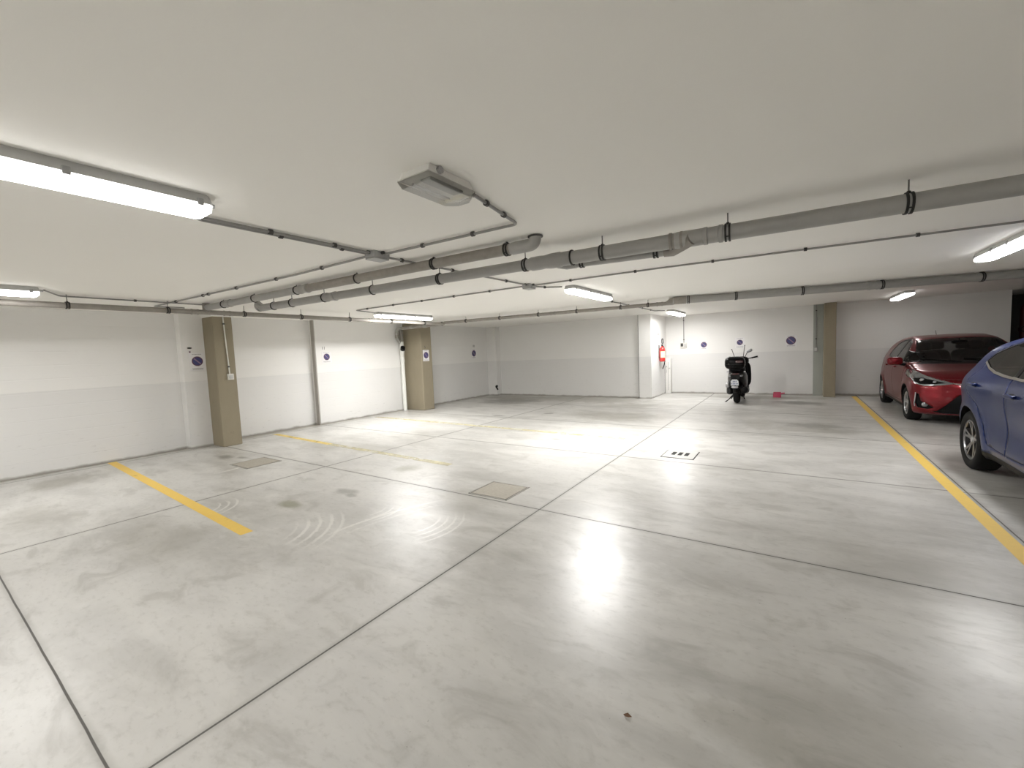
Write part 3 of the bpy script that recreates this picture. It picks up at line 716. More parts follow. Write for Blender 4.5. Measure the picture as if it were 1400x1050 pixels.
gau = lambda x, c, w: np.exp(-((x - c) / w) ** 2)

class Car:
    def __init__(s, name, label, cat_label, cx, y0, P):
        s.P = P; s.L = P['L']; s.root = thing(name, (cx, y0, 0), label, 'car', 'parked cars')
        s.shell()
    # car space: x across (+ = the car's left), y = distance back from the nose, z up
    def field(s, x, u, z):
        P = s.P; ax = np.abs(x)
        side = ax - P['plan'](u) * P['sect'](z) - P['sculpt'](u, z)
        k = np.where(u < s.L * .55, -P['wrapf'], P['wrapr'])
        top = z - (P['top'](u + k * ax ** 2) - P['crown'] * (ax / .8) ** 2)
        front = P['nose'](z) + P['nosew'] * (ax / .85) ** P['nosee'] - u
        rear = u - (s.L - P['tail'](z) - P['tailw'] * (ax / .85) ** 3.2)
        bot = P['low'](u) - z
        f = smax(side, top, P['r_top']); f = smax(f, front, P['r_front']); f = smax(f, rear, P['r_rear']); f = smax(f, bot, .05)
        return f
    def solve(s, o, d, far=3.):
        lo = np.zeros(len(o)); hi = np.full(len(o), far)
        for _ in range(42):
            mid = (lo + hi) / 2; p = o + d * mid[:, None]; ins = s.field(p[:, 0], p[:, 1], p[:, 2]) < 0
            lo = np.where(ins, mid, lo); hi = np.where(ins, hi, mid)
        return o + d * lo[:, None]
    def side_x(s, u, z):
        return float(s.solve(np.array([[0., u, z]]), np.array([[1., 0, 0]]), 1.5)[0, 0])
    def front_u(s, x, z):
        return float(s.solve(np.array([[x, 1.5, z]]), np.array([[0, -1., 0]]), 3)[0, 1])
    def shell(s, na=168, nu=104, nc=26):
        zs = s.P.get('spine', .62); u0, u1 = .55, s.L - .55; O = []; D = []
        rows = []
        for i in range(1, nc): rows.append((u0, -PI / 2 + PI / 2 * i / nc))
        for i in range(nu + 1): rows.append((u0 + (u1 - u0) * i / nu, 0.))
        for i in range(1, nc): rows.append((u1, PI / 2 * i / nc))
        for u, ph in rows:
            for j in range(na):
                a = 2 * PI * j / na; O.append((0, u, zs)); D.append((math.cos(a) * math.cos(ph), math.sin(ph), math.sin(a) * math.cos(ph)))
        O += [(0, u0, zs), (0, u1, zs)]; D += [(0, -1, 0), (0, 1, 0)]
        V = s.solve(np.array(O, float), np.array(D, float)); k = len(rows); F = []
        for i in range(k - 1):
            for j in range(na): F.append((i * na + j, i * na + (j + 1) % na, (i + 1) * na + (j + 1) % na, (i + 1) * na + j))
        for j in range(na): F.append((j, k * na, (j + 1) % na)); F.append(((k - 1) * na + j, (k - 1) * na + (j + 1) % na, k * na + 1))
        me = bpy.data.meshes.new('shell'); me.from_pydata(V.tolist(), [], F)
        bm = s.bm = bmesh.new(); bm.from_mesh(me); bpy.data.meshes.remove(me)
        bmesh.ops.recalc_face_normals(bm, faces=bm.faces); s.lay = bm.faces.layers.int.new('region'); s.names = [None]
    def cut(s, name, plane, poly, test, over=(0,)):
        """cut an outline out of the shell; plane 'uz' (side), 'xz' (front or back) or 'xu' (from above)"""
        bm = s.bm; ia, ib = {'uz': (1, 2), 'xz': (0, 2), 'xu': (0, 1)}[plane]
        idx = len(s.names); s.names.append(name)
        A = [p[0] for p in poly]; Bq = [p[1] for p in poly]; a0, a1, b0, b1 = min(A) - .002, max(A) + .002, min(Bq) - .002, max(Bq) + .002
        def near(f):
            fa = [v.co[ia] for v in f.verts]; fb = [v.co[ib] for v in f.verts]
            return max(fa) >= a0 and min(fa) <= a1 and max(fb) >= b0 and min(fb) <= b1
        bm.normal_update()
        cand = {f for f in bm.faces if near(f) and test(f.calc_center_median(), f.normal)}
        for i in range(len(poly)):
            p, q = poly[i], poly[(i + 1) % len(poly)]
            co = [0, 0, 0]; no = [0, 0, 0]; co[ia], co[ib] = p; no[ia], no[ib] = q[1] - p[1], p[0] - q[0]
            if Vector(no).length < 1e-9: continue
            e0, e1, g0, g1 = min(p[0], q[0]) - .03, max(p[0], q[0]) + .03, min(p[1], q[1]) - .03, max(p[1], q[1]) + .03
            fs = []
            for f in cand:
                fa = [v.co[ia] for v in f.verts]; fb = [v.co[ib] for v in f.verts]
                if max(fa) >= e0 and min(fa) <= e1 and max(fb) >= g0 and min(fb) <= g1: fs.append(f)
            if not fs: continue
            es = {e for f in fs for e in f.edges}; vs = {v for f in fs for v in f.verts}
            out = bmesh.ops.bisect_plane(bm, geom=list(vs) + list(es) + fs, dist=1e-5, plane_co=co, plane_no=no)
            cand |= {g for g in out['geom'] if isinstance(g, bmesh.types.BMFace)}; cand = {f for f in cand if f.is_valid}
        bm.normal_update()
        def inside(a, b):
            c = False; n = len(poly); j = n - 1
            for i in range(n):
                if (poly[i][1] > b) != (poly[j][1] > b) and a < (poly[j][0] - poly[i][0]) * (b - poly[i][1]) / (poly[j][1] - poly[i][1]) + poly[i][0]: c = not c
                j = i
            return c
        for f in bm.faces:
            if f[s.lay] not in over: continue
            m = f.calc_center_median()
            if test(m, f.normal) and inside(m[ia], m[ib]): f[s.lay] = idx
        return idx
    def part(s, name, idx, mats, parent=None, thick=.0, push=0.):
        """make a mesh of its own from one region (or several)"""
        idx = idx if isinstance(idx, (list, tuple)) else [idx]
        vm = {}; V = []; F = []
        for f in s.bm.faces:
            if f[s.lay] in idx:
                q = []
                for v in f.verts:
                    if v.index not in vm: vm[v.index] = len(V); V.append((v.co - v.normal * push)[:])
                    q.append(vm[v.index])
                F.append(q)
        if not F: print('EMPTY REGION', name); return None
        me = bpy.data.meshes.new(name); me.from_pydata(V, [], F)
        me.polygons.foreach_set('use_smooth', [True] * len(me.polygons))
        for m in mats: me.materials.append(M[m])
        o = bpy.data.objects.new(name, me); COL.objects.link(o); o.parent = parent or s.root
        if thick:
            md = o.modifiers.new('thickness', 'SOLIDIFY'); md.thickness = thick; md.offset = -1; md.material_offset = 1; md.material_offset_rim = 1; md.use_even_offset = False
        me.set_sharp_from_angle(angle=math.radians(50))
        return o

def wheel(root, x, u, r, w, side, rim_mat, spokes=5, style='double'):
    """side = +1/-1: which way the rim faces. Tyre with the rim as its sub-part."""
    rr = r * .66
    prof = [(rr, w * .40), (rr + .01, w * .46), (r * .82, w * .52), (r * .93, w * .49), (r * .985, w * .40), (r, w * .25), (r, -w * .25), (r * .985, -w * .40), (r * .93, -w * .49), (r * .82, -w * .5), (rr, -w * .40)]
    ty = MB().lathe([(a, b * side + x) for a, b in prof], (0, u, r), 'x', 48, True).build('wheel', 'rubber', root)
    m = MB().lathe([(a, b * side + x) for a, b in [(rr + .006, w * .44), (rr - .012, w * .45), (rr - .022, w * .40), (rr - .03, -w * .40), (rr + .004, -w * .42)]], (0, u, r), 'x', 48)
    m.lathe([(a, b * side + x) for a, b in [(.0005, w * .36), (.05, w * .355), (.058, w * .30), (.058, w * .1)]], (0, u, r), 'x', 24)
    for i in range(spokes):
        a0 = 2 * PI * i / spokes + .3
        for da in ((-.17, .17) if style == 'double' else (0.,)):
            hw0, hw1 = (.016, .013) if style == 'double' else (.028, .040)
            v = []
            for rad, hx, hw, dd in ((.045, .34, hw0, da * .4), (rr * .6, .385, (hw0 + hw1) / 2, da * .9), (rr - .012, .43, hw1, da * 1.15)):
                a = a0 + dd; c, s_ = math.cos(a), math.sin(a); tx, tz = -s_, c
                for q, dep in ((-1, 0), (1, 0), (1, -.22), (-1, -.22)):
                    v.append((x + side * w * (hx + dep), u + c * rad + tx * hw * q, r + s_ * rad + tz * hw * q))
            f = []
            for k in range(2):
                for q in range(4): f.append((k * 4 + q, k * 4 + (q + 1) % 4, k * 4 + 4 + (q + 1) % 4, k * 4 + 4 + q))
            m.add(v, f + [(0, 1, 2, 3), (11, 10, 9, 8)])
    rim = m.build('rim', rim_mat, ty, ang=35)
    m = MB().lathe([(a, b * side + x) for a, b in [(.0005, w * .02), (rr * .72, w * .02), (rr * .72, -w * .1), (.0005, -w * .1)]], (0, u, r), 'x', 32)
    m.build('brake_disc', 'dark_alloy', ty)
    m = MB().lathe([(a, b * side + x) for a, b in [(.0005, w * .395), (.026, w * .39), (.032, w * .35)]], (0, u, r), 'x', 20); m.build('hub_cap', 'silver', ty)
    return ty

def circle(cu, cz, r, n=36): return [(cu + r * math.cos(2 * PI * i / n), cz + r * math.sin(2 * PI * i / n)) for i in range(n)]
def sidet(sg, zmax=9, umin=-9, umax=9, nx=.25): return lambda m, n: m.x * sg > .3 and n.x * sg > nx and m.z < zmax and umin < m.y < umax
def mirror(poly): return [(-a, b) for a, b in poly]

def finish_body(c, arches, arch_r, width_in, skirt='black'):
    """wheel wells, floor pan and the inner lining of a shell whose arches were cut"""
    for sg in (1, -1):
        for cu, cz in arches:
            m = MB(); n = 40; xo = .0
            v = []; f = []
            pts = [(cu + arch_r * math.cos(a), cz + arch_r * math.sin(a)) for a in [PI * 1.12 - (PI * 1.24) * i / n for i in range(n + 1)]]
            for u, z in pts:
                X = c.side_x(min(max(u, .1), c.L - .1), max(z, c.P['low'](np.array(u)) + .06))
                v += [(sg * (X - .002), u, z), (sg * (X - .26), u, z)]
            for i in range(n): f.append((2 * i, 2 * i + 2, 2 * i + 3, 2 * i + 1))
            k = len(v); v.append((sg * (c.side_x(cu, cz + arch_r) - .26), cu, cz)); 
            for i in range(n): f.append((2 * i + 1, 2 * i + 3, k))
            m.add(v, f).build('wheel_well', 'black', c.root, ang=60)

def seats(c, rows, z0):
    for u, xs, w in rows:
        for x in xs:
            m = MB()
            m.sell((x, u - .22, z0 + .06), (w, .27, .09), .5, .5, 20, 10)
            m.sell((x, u + .06, z0 + .38), (w, .085, .33), .5, .5, 20, 10, Matrix.Rotation(-.20, 3, 'X'))
            st = m.build('seat', 'seat_fabric', c.root)
            MB().sell((x, u + .155, z0 + .80), (.12, .045, .085), .55, .55, 16, 10, Matrix.Rotation(-.15, 3, 'X')).tube([(x - .05, u + .135, z0 + .66), (x - .05, u + .15, z0 + .76)], .007, 6).tube([(x + .05, u + .135, z0 + .66), (x + .05, u + .15, z0 + .76)], .007, 6).build('headrest', 'seat_fabric', st)

def handle(c, door, sg, u, z, mat, L=.10):
    X = c.side_x(u, z)
    MB().sell((sg * (X + .022), u, z), (.013, L, .017), .5, .6, 20, 10).sell((sg * (X + .008), u - L * .75, z), (.02, .02, .016), .6, .6, 12, 8).sell((sg * (X + .008), u + L * .75, z), (.02, .02, .016), .6, .6, 12, 8).build('door_handle', mat, door)
    MB().sell((sg * (X - .004), u, z - .004), (.010, L * .8, .028), .6, .7, 20, 10).build('handle_recess', 'gloss_black', door)

def side_mirror(c, sg, u, z, mat):
    X = c.side_x(u, z - .06)
    o = MB().sell((sg * (X + .135), u, z + .02), (.115, .075, .075), .55, .62, 24, 14).build('door_mirror', mat, c.root)
    MB().sell((sg * (X + .13), u + .062, z + .02), (.098, .018, .060), .5, .5, 20, 10).build('mirror_glass', 'chrome', o)
    MB().tube([(sg * (X - .03), u - .01, z - .055), (sg * (X + .09), u, z - .03)], [.03, .022], 12).build('mirror_arm', 'black', o)

def seam(pts, w):
    """closed thin outlines along a path, one quad per leg"""
    out = []
    for p, q in zip(pts[:-1], pts[1:]):
        d = Vector((q[0] - p[0], q[1] - p[1])).normalized(); n = Vector((-d.y, d.x)) * w / 2; e = d * w / 2
        out.append([(p[0] + n.x - e.x, p[1] + n.y - e.y), (q[0] + n.x + e.x, q[1] + n.y + e.y), (q[0] - n.x + e.x, q[1] - n.y + e.y), (p[0] - n.x - e.x, p[1] - n.y - e.y)])
    return out

# ---------------- red hatchback, nose towards the viewer
P = dict(L=3.945, top=pw([(0, .70), (.10, .80), (.35, .895), (.70, .965), (.98, 1.015), (1.12, 1.075), (1.42, 1.27), (1.70, 1.425), (1.90, 1.475), (2.35, 1.508), (2.9, 1.492), (3.35, 1.44), (3.60, 1.375), (3.72, 1.22), (3.86, 1.02), (3.95, .93)]),
         plan=pw([(0, .80), (.35, .832), (.8, .845), (2.0, .847), (3.0, .845), (3.5, .825), (3.95, .77)]),
         sect=pw([(.15, .93), (.30, .965), (.50, .992), (.66, 1.0), (.80, .985), (.97, .95), (1.05, .925), (1.25, .80), (1.42, .69), (1.55, .62)]),
         sculpt=lambda u, z: .020 * gau(np.hypot(u - .80, z - .30), .36, .06) + .020 * gau(np.hypot(u - 3.31, z - .30), .36, .06) - .018 * gau(z, .42, .12) * gau(u, 2.05, .75) + .010 * gau(z, .80, .05) * gau(u, 2.6, 1.),
         nose=pw([(.15, .10), (.25, .035), (.40, .0), (.55, .02), (.68, .045), (.75, .10), (.90, .30), (1.2, .8)]), nosew=.36, nosee=2.9,
         tail=pw([(.15, .12), (.35, .03), (.6, .0), (.95, .05), (1.05, .10), (1.4, .26), (1.6, .40)]), tailw=.22,
         low=pw([(0, .19), (.5, .16), (3.4, .17), (3.95, .25)]), crown=.045, wrapf=.16, wrapr=.10, r_top=.11, r_front=.10, r_rear=.12)
car = Car('red_car', 'small red hatchback parked nose out against the back wall', 'car', 2.53, 9.42, P)
U1, U2, WR = .80, 3.31, .300
ftest = lambda m, n: n.y < -.12 and m.y < 1.0
wtest = lambda m, n: n.y < -.10 and .85 < m.y < 2.0 and n.z > .2
ix = {}
for sg in (1, -1):
    for k, cu in enumerate((U1, U2)): car.cut('arch', 'uz', circle(cu, WR + .005, .345), sidet(sg, nx=.05) if True else None)
arch_ids = list(range(1, 5))
for sg in (1, -1):
    T = sidet(sg, nx=.15)
    gf = car.cut('glass_front', 'uz', [(1.40, 1.035), (1.58, 1.20), (1.80, 1.355), (2.10, 1.415), (2.11, 1.035)], T)
    gr = car.cut('glass_rear', 'uz', [(2.17, 1.04), (2.17, 1.418), (2.50, 1.405), (2.82, 1.34), (2.98, 1.20), (2.95, 1.10)], T)
    gq = car.cut('glass_quarter', 'uz', [(1.16, 1.035), (1.34, 1.15), (1.37, 1.17), (1.37, 1.035)], T)
    tr = car.cut('window_trim', 'uz', [(1.10, 1.015), (1.36, 1.19), (1.56, 1.225), (1.79, 1.378), (2.12, 1.438), (2.52, 1.425), (2.85, 1.355), (3.03, 1.20), (2.98, 1.08), (2.5, 1.02)], T)
    ids = []
    for q in seam([(1.08, 1.02), (1.16, .62), (1.16, .30), (2.12, .27), (2.12, 1.03)], .005) + seam([(2.12, .27), (2.78, .30), (2.93, .58), (3.04, .80), (3.06, 1.10)], .005): ids.append(car.cut('gap', 'uz', q, T))
    d1 = car.cut('door_front', 'uz', [(1.08, 1.03), (1.16, .62), (1.16, .30), (2.12, .27), (2.12, 1.06)], T)
    d2 = car.cut('door_rear', 'uz', [(2.12, .27), (2.78, .30), (2.93, .58), (3.04, .80), (3.06, 1.10), (2.12, 1.06)], T)
    sk = car.cut('skirt', 'uz', [(1.12, .10), (1.12, .235), (2.98, .245), (2.98, .10)], sidet(sg, nx=-.2))
    ix[sg] = (gf, gr, gq, tr, d1, d2, sk, ids)
ws = car.cut('windscreen', 'xz', [(-.665, 1.032), (-.655, 1.08), (-.545, 1.405), (-.25, 1.432), (.25, 1.432), (.545, 1.405), (.655, 1.08), (.665, 1.032), (.4, 1.022), (-.4, 1.022)], wtest)
cowl = car.cut('cowl', 'xz', [(-.69, 1.032), (-.4, 1.024), (.4, 1.024), (.69, 1.032), (.69, .985), (.4, .99), (-.4, .99), (-.69, .985)], lambda m, n: .8 < m.y < 1.4 and n.y < 0 and n.z > .2)
rtest = lambda m, n: n.y > .12 and m.y > 3.0
rw = car.cut('rear_window', 'xz', [(-.62, 1.04), (-.50, 1.36), (.50, 1.36), (.62, 1.04)], rtest)
hl = {}; fg = {}; hb = {}
for sg in (1, -1):
    mm = (lambda p: p) if sg > 0 else mirror
    st = lambda m, n, sg=sg: m.y < .95 and m.x * sg > .2 and (n.y < -.1 or n.x * sg > .3)
    hb[sg] = car.cut('lamp_bezel', 'xz', mm([(.47, .712), (.60, .688), (.75, .682), (.80, .72), (.805, .775), (.72, .785), (.60, .752)]), st)
    hl[sg] = car.cut('headlight', 'xz', mm([(.36, .705), (.52, .675), (.70, .655), (.80, .685), (.835, .78), (.822, .90), (.77, .905), (.66, .82), (.50, .745)]), st)
    ch = car.cut('chrome_bar', 'xz', mm([(.10, .690), (.36, .705), (.50, .748), (.50, .728), (.36, .690), (.10, .668)]), st)
    fg[sg] = (car.cut('fog_recess', 'xz', mm([(.60, .30), (.66, .27), (.77, .285), (.795, .36), (.785, .52), (.765, .52), (.74, .40)]), st), ch,
              car.cut('fog_trim', 'xz', mm([(.796, .30), (.806, .36), (.795, .535), (.786, .535), (.796, .36), (.786, .297)]), st))
grille = car.cut('grille', 'xz', [(-.62, .235), (-.56, .25), (-.33, .53), (.33, .53), (.56, .25), (.62, .235), (.5, .21), (-.5, .21)], ftest)
lip = car.cut('lip', 'xz', [(-.70, .08), (-.70, .165), (.70, .165), (.70, .08)], lambda m, n: m.y < .6 and n.y < .3)
hood_test = lambda m, n: n.z > .25 and m.y < 1.45
hs = []
for q in seam([(-.735, 1.12), (-.74, .62), (-.69, .40), (-.5, .20), (-.2, .11), (.2, .11), (.5, .20), (.69, .40), (.74, .62), (.735, 1.12)], .005): hs.append(car.cut('gap', 'xu', q, hood_test))
hood = car.cut('hood', 'xu', [(-.735, 1.15), (-.74, .62), (-.69, .40), (-.5, .20), (-.2, .11), (.2, .11), (.5, .20), (.69, .40), (.74, .62), (.735, 1.15)], hood_test)
tl = [car.cut('tail_light', 'uz', [(3.55, .70), (3.62, .98), (4.0, .98), (4.0, .70)], (lambda m, n, sg=sg: m.x * sg > .52 and m.y > 3.4)) for sg in (1, -1)]
gaps = hs + ix[1][7] + ix[-1][7]
car.part('body', 0, ['red', 'interior'], thick=.012)
car.part('hood', hood, ['red', 'interior'], thick=.012)
car.part('windscreen', ws, ['glass'], push=.002); car.part('cowl', cowl, ['black']); car.part('rear_window', rw, ['glass'], push=.002)
car.part('lower_grille', grille, ['black', 'interior'], push=.012, thick=.01); car.part('front_lip', lip, ['black'])
if gaps: car.part('panel_gap', gaps, ['dark_gap'], push=.006)
for sg in (1, -1):
    gf, gr, gq, tr, d1, d2, sk, ids = ix[sg]
    for d, g, hu in ((d1, gf, 1.98), (d2, gr, 2.86)):
        o = car.part('door', d, ['red', 'interior'], thick=.012)
        car.part('window', g, ['glass_dark'], o, push=.003); handle(car, o, sg, hu, .90, 'red')
        if d == d1: car.part('quarter_window', gq, ['glass_dark'], o, push=.003)
    car.part('window_trim', tr, ['gloss_black', 'interior'], thick=.01); car.part('side_skirt', sk, ['black'])
    h = car.part('headlight', hl[sg], ['lamp_glass'], push=.003)
    car.part('lamp_bezel', hb[sg], ['gloss_black'], h, push=.002)
    for x, z, r in ((.715, .748, .034), (.585, .722, .024)):
        u = car.front_u(x, z); MB().sell((sg * x, u + .010, z), (r, .020, r * .8), 1, 1, 18, 12).build('projector', 'silver', h)
    car.part('fog_recess', fg[sg][0], ['black'], push=.02)
    u = car.front_u(.70, .345); MB().sell((sg * .695, u + .004, .345), (.043, .022, .040), .9, .9, 18, 10).build('fog_light', 'lamp_glass', car.root)
    car.part('chrome_bar', fg[sg][1], ['chrome'], push=-.004); car.part('fog_trim', fg[sg][2], ['silver'], push=-.004)
    car.part('tail_light', tl[0 if sg > 0 else 1], ['red_lens'])
    side_mirror(car, sg, 1.22, 1.02, 'red')
    for cu in (U1, U2): wheel(car.root, sg * .745, cu, WR, .185, sg, 'alloy')
finish_body(car, [(U1, WR + .005), (U2, WR + .005)], .343, .26)
r = car.root
u = car.front_u(0, .66); MB().lathe([(.045, -.008), (.06, -.008), (.06, .004), (.045, .004)], (0, u, .675), 'y', 28, True).build('badge', 'chrome', r)
u = car.front_u(0, .40); MB().box(-.26, .26, u - .03, u - .012, .34, .45, .004).build('license_plate', 'white_plate', r)
MB().tube([(.02, 3.18, 1.465), (.02, 3.27, 1.60)], [.007, .003], 8).sell((.02, 3.17, 1.465), (.03, .05, .018), .8, .8, 12, 8).build('antenna', 'black', r)
m = MB()
for a_, b_ in (((.55, 1.0, 1.03), (-.05, 1.10, 1.07)), ((-.10, 1.0, 1.02), (-.60, 1.12, 1.07))):
    m.tube([a_, b_], .009, 6)
m.build('wiper', 'black', r)
MB().box(-.66, .66, .5, 3.75, .16, .20).build('floor_pan', 'interior', r)
MB().sell((0, 1.22, .86), (.70, .26, .13), .4, .4, 24, 12).build('dashboard', 'interior', r)
MB().tube(arc((.36, 1.52, .92), .18, 0, 2 * PI, (1, 0, 0), (0, .35, .93), 28)[:-1], .014, 8, closed=True).tube([(.36, 1.52, .92), (.36, 1.38, .86)], .03, 10).tube([(.19, 1.52, .92), (.53, 1.52, .92)], .012, 6).build('steering_wheel', 'interior', r)
MB().sell((0, 1.58, 1.355), (.11, .015, .035), .6, .6, 16, 8).tube([(0, 1.58, 1.36), (0, 1.60, 1.42)], .008, 6).build('rear_view_mirror', 'black', r)
seats(car, [(2.02, (-.36, .36), .24), (2.92, (-.40, 0, .40), .21)], .48)

# ---------------- blue crossover, seen from its rear flank
P = dict(L=4.19, top=pw([(0, .80), (.10, .88), (.35, .965), (.75, 1.02), (1.05, 1.06), (1.2, 1.13), (1.5, 1.30), (1.85, 1.455), (2.15, 1.515), (2.5, 1.535), (2.95, 1.515), (3.4, 1.455), (3.72, 1.385), (3.84, 1.27), (3.95, 1.13), (4.02, 1.095), (4.12, 1.075), (4.19, 1.06)]),
         plan=pw([(0, .82), (.45, .882), (.9, .895), (2.0, .885), (2.8, .885), (3.4, .908), (3.75, .885), (4.19, .78)]),
         sect=pw([(.15, .93), (.30, .975), (.52, .992), (.70, .995), (.86, 1.0), (.98, .978), (1.08, .925), (1.18, .865), (1.32, .775), (1.46, .67), (1.6, .58)]),
         sculpt=lambda u, z: .022 * gau(np.hypot(u - .88, z - .32), .40, .06) + .020 * gau(np.hypot(u - 3.47, z - .32), .41, .07) - .050 * gau(z, .56, .17) * gau(u, 2.15, .62) + .028 * gau(z, .93, .13) * gau(u, 3.50, .34) - .018 * gau(z, 1.12, .06) * gau(u, 3.3, .4),
         nose=pw([(.15, .10), (.25, .035), (.45, .0), (.70, .02), (.85, .07), (.95, .16), (1.1, .4), (1.3, .8)]), nosew=.34, nosee=2.9,
         tail=pw([(.15, .16), (.35, .05), (.6, .0), (.98, .005), (1.08, .03), (1.2, .12), (1.4, .28), (1.6, .43)]), tailw=.24,
         low=pw([(0, .22), (.5, .19), (3.5, .20), (4.19, .30)]), crown=.05, wrapf=.16, wrapr=.13, r_top=.10, r_front=.10, r_rear=.10, spine=.66)
car = Car('blue_car', 'blue crossover cut off by the right edge, parked in front of the red hatchback', 'car', 2.515, 3.16, P)
U1, U2, WR = .88, 3.47, .325
ix = {}
for sg in (1, -1):
    for cu in (U1, U2): car.cut('arch', 'uz', circle(cu, WR + .005, .372), sidet(sg, nx=.05))
for sg in (1, -1):
    T = sidet(sg, nx=.12)
    low_line = [(1.28, 1.06), (1.7, 1.065), (2.5, 1.075), (2.85, 1.085), (3.10, 1.105), (3.30, 1.14), (3.46, 1.20)]
    gr = car.cut('glass_rear', 'uz', [(2.64, 1.078), (2.85, 1.085), (3.10, 1.105), (3.30, 1.14), (3.46, 1.20), (3.38, 1.275), (3.15, 1.355), (2.80, 1.42), (2.64, 1.435)], T)
    gf = car.cut('glass_front', 'uz', [(1.30, 1.062), (1.7, 1.065), (2.5, 1.075), (2.56, 1.077), (2.56, 1.437), (2.10, 1.435), (1.82, 1.375), (1.50, 1.21)], T)
    chl = car.cut('chrome_line', 'uz', [(a, b + .002) for a, b in low_line] + [(a + .014 * (a > 3.4), b - .022) for a, b in low_line[::-1]], T)
    tr = car.cut('window_trim', 'uz', [(1.20, 1.06)] + [(a, b - .004) for a, b in low_line[1:]] + [(3.475, 1.205), (3.395, 1.288), (3.16, 1.372), (2.81, 1.438), (2.5, 1.455), (2.08, 1.452), (1.79, 1.39), (1.48, 1.225)], T)
    ids = []
    for q in seam([(1.12, 1.04), (1.26, .70), (1.26, .36), (2.60, .34), (2.60, 1.06)], .004) + seam([(2.60, .34), (2.98, .36), (3.06, .56), (3.20, .74), (3.42, .86), (3.50, 1.0), (3.46, 1.17)], .004): ids.append(car.cut('gap', 'uz', q, T))
    d1 = car.cut('door_front', 'uz', [(1.12, 1.06), (1.26, .70), (1.26, .36), (2.60, .34), (2.60, 1.09)], T)
    d2 = car.cut('door_rear', 'uz', [(2.60, .34), (2.98, .36), (3.06, .56), (3.20, .74), (3.42, .86), (3.50, 1.0), (3.46, 1.19), (3.30, 1.15), (2.60, 1.09)], T)
    sk = car.cut('skirt', 'uz', [(1.2, .10), (1.2, .275), (3.12, .285), (3.12, .10)], sidet(sg, nx=-.2))
    ix[sg] = (gf, gr, chl, tr, d1, d2, sk, ids)
ws = car.cut('windscreen', 'xz', [(-.76, 1.10), (-.58, 1.42), (-.25, 1.46), (.25, 1.46), (.58, 1.42), (.76, 1.10), (.4, 1.085), (-.4, 1.085)], lambda m, n: n.y < -.10 and .9 < m.y < 2.2 and n.z > .2)
rw = car.cut('rear_window', 'xz', [(-.60, 1.10), (-.52, 1.34), (.52, 1.34), (.60, 1.10)], lambda m, n: n.y > .12 and m.y > 3.3)
hl = [car.cut('headlight', 'xz', ((lambda p: p) if sg > 0 else mirror)([(.48, .84), (.80, .80), (.86, .88), (.82, .98), (.66, .96)]), (lambda m, n, sg=sg: m.y < 1.0 and m.x * sg > .2)) for sg in (1, -1)]
grille = car.cut('grille', 'xz', [(-.55, .34), (-.62, .66), (.62, .66), (.55, .34)], ftest)
tl = [car.cut('tail_light', 'xz', ((lambda p: p) if sg > 0 else mirror)([(.42, .90), (.80, .90), (.86, 1.0), (.42, 1.0)]), (lambda m, n, sg=sg: m.y > 3.75 and n.y > .35)) for sg in (1, -1)]
hs = []
for q in seam([(-.76, 1.12), (-.77, .5), (-.5, .14), (.5, .14), (.77, .5), (.76, 1.12)], .005): hs.append(car.cut('gap', 'xu', q, hood_test))
hood = car.cut('hood', 'xu', [(-.76, 1.16), (-.77, .5), (-.5, .14), (.5, .14), (.77, .5), (.76, 1.16)], hood_test)
gaps = hs + ix[1][7] + ix[-1][7]
car.part('body', 0, ['blue', 'interior'], thick=.012); car.part('hood', hood, ['blue', 'interior'], thick=.012)
car.part('windscreen', ws, ['glass'], push=.002); car.part('rear_window', rw, ['glass_dark'], push=.002)
car.part('grille', grille, ['black', 'interior'], push=.01, thick=.01)
if gaps: car.part('panel_gap', gaps, ['dark_gap'], push=.006)
for k, sg in enumerate((1, -1)):
    gf, gr, chl, tr, d1, d2, sk, ids = ix[sg]
    o = car.part('door', d1, ['blue', 'interior'], thick=.012); car.part('window', gf, ['glass_dark'], o, push=.003); handle(car, o, sg, 2.46, .915, 'blue')
    o = car.part('door', d2, ['blue', 'interior'], thick=.012); car.part('window', gr, ['glass_dark'], o, push=.003); handle(car, o, sg, 3.31, .955, 'blue')
    car.part('window_trim', tr, ['gloss_black', 'interior'], thick=.01); car.part('chrome_line', chl, ['chrome'], push=-.004); car.part('side_skirt', sk, ['black'])
    car.part('headlight', hl[k], ['lamp_glass']); car.part('tail_light', tl[k], ['red_lens'])
    side_mirror(car, sg, 1.36, 1.07, 'blue')
    for cu in (U1, U2): wheel(car.root, sg * .79, cu, WR, .205, sg, 'two_tone')
finish_body(car, [(U1, WR + .005), (U2, WR + .005)], .370, .26)
r = car.root
MB().box(-.70, .70, .5, 3.95, .19, .23).build('floor_pan', 'interior', r)
MB().sell((0, 1.32, .92), (.72, .26, .13), .4, .4, 24, 12).build('dashboard', 'interior', r)
MB().tube(arc((.36, 1.62, .98), .18, 0, 2 * PI, (1, 0, 0), (0, .35, .93), 28)[:-1], .014, 8, closed=True).tube([(.36, 1.62, .98), (.36, 1.45, .92)], .03, 10).build('steering_wheel', 'interior', r)
seats(car, [(2.15, (-.37, .37), .24), (3.02, (-.42, 0, .42), .22)], .52)
MB().sell((0, 3.20, 1.50), (.025, .075, .03), .8, .8, 14, 8).build('roof_fin', 'blue', r)

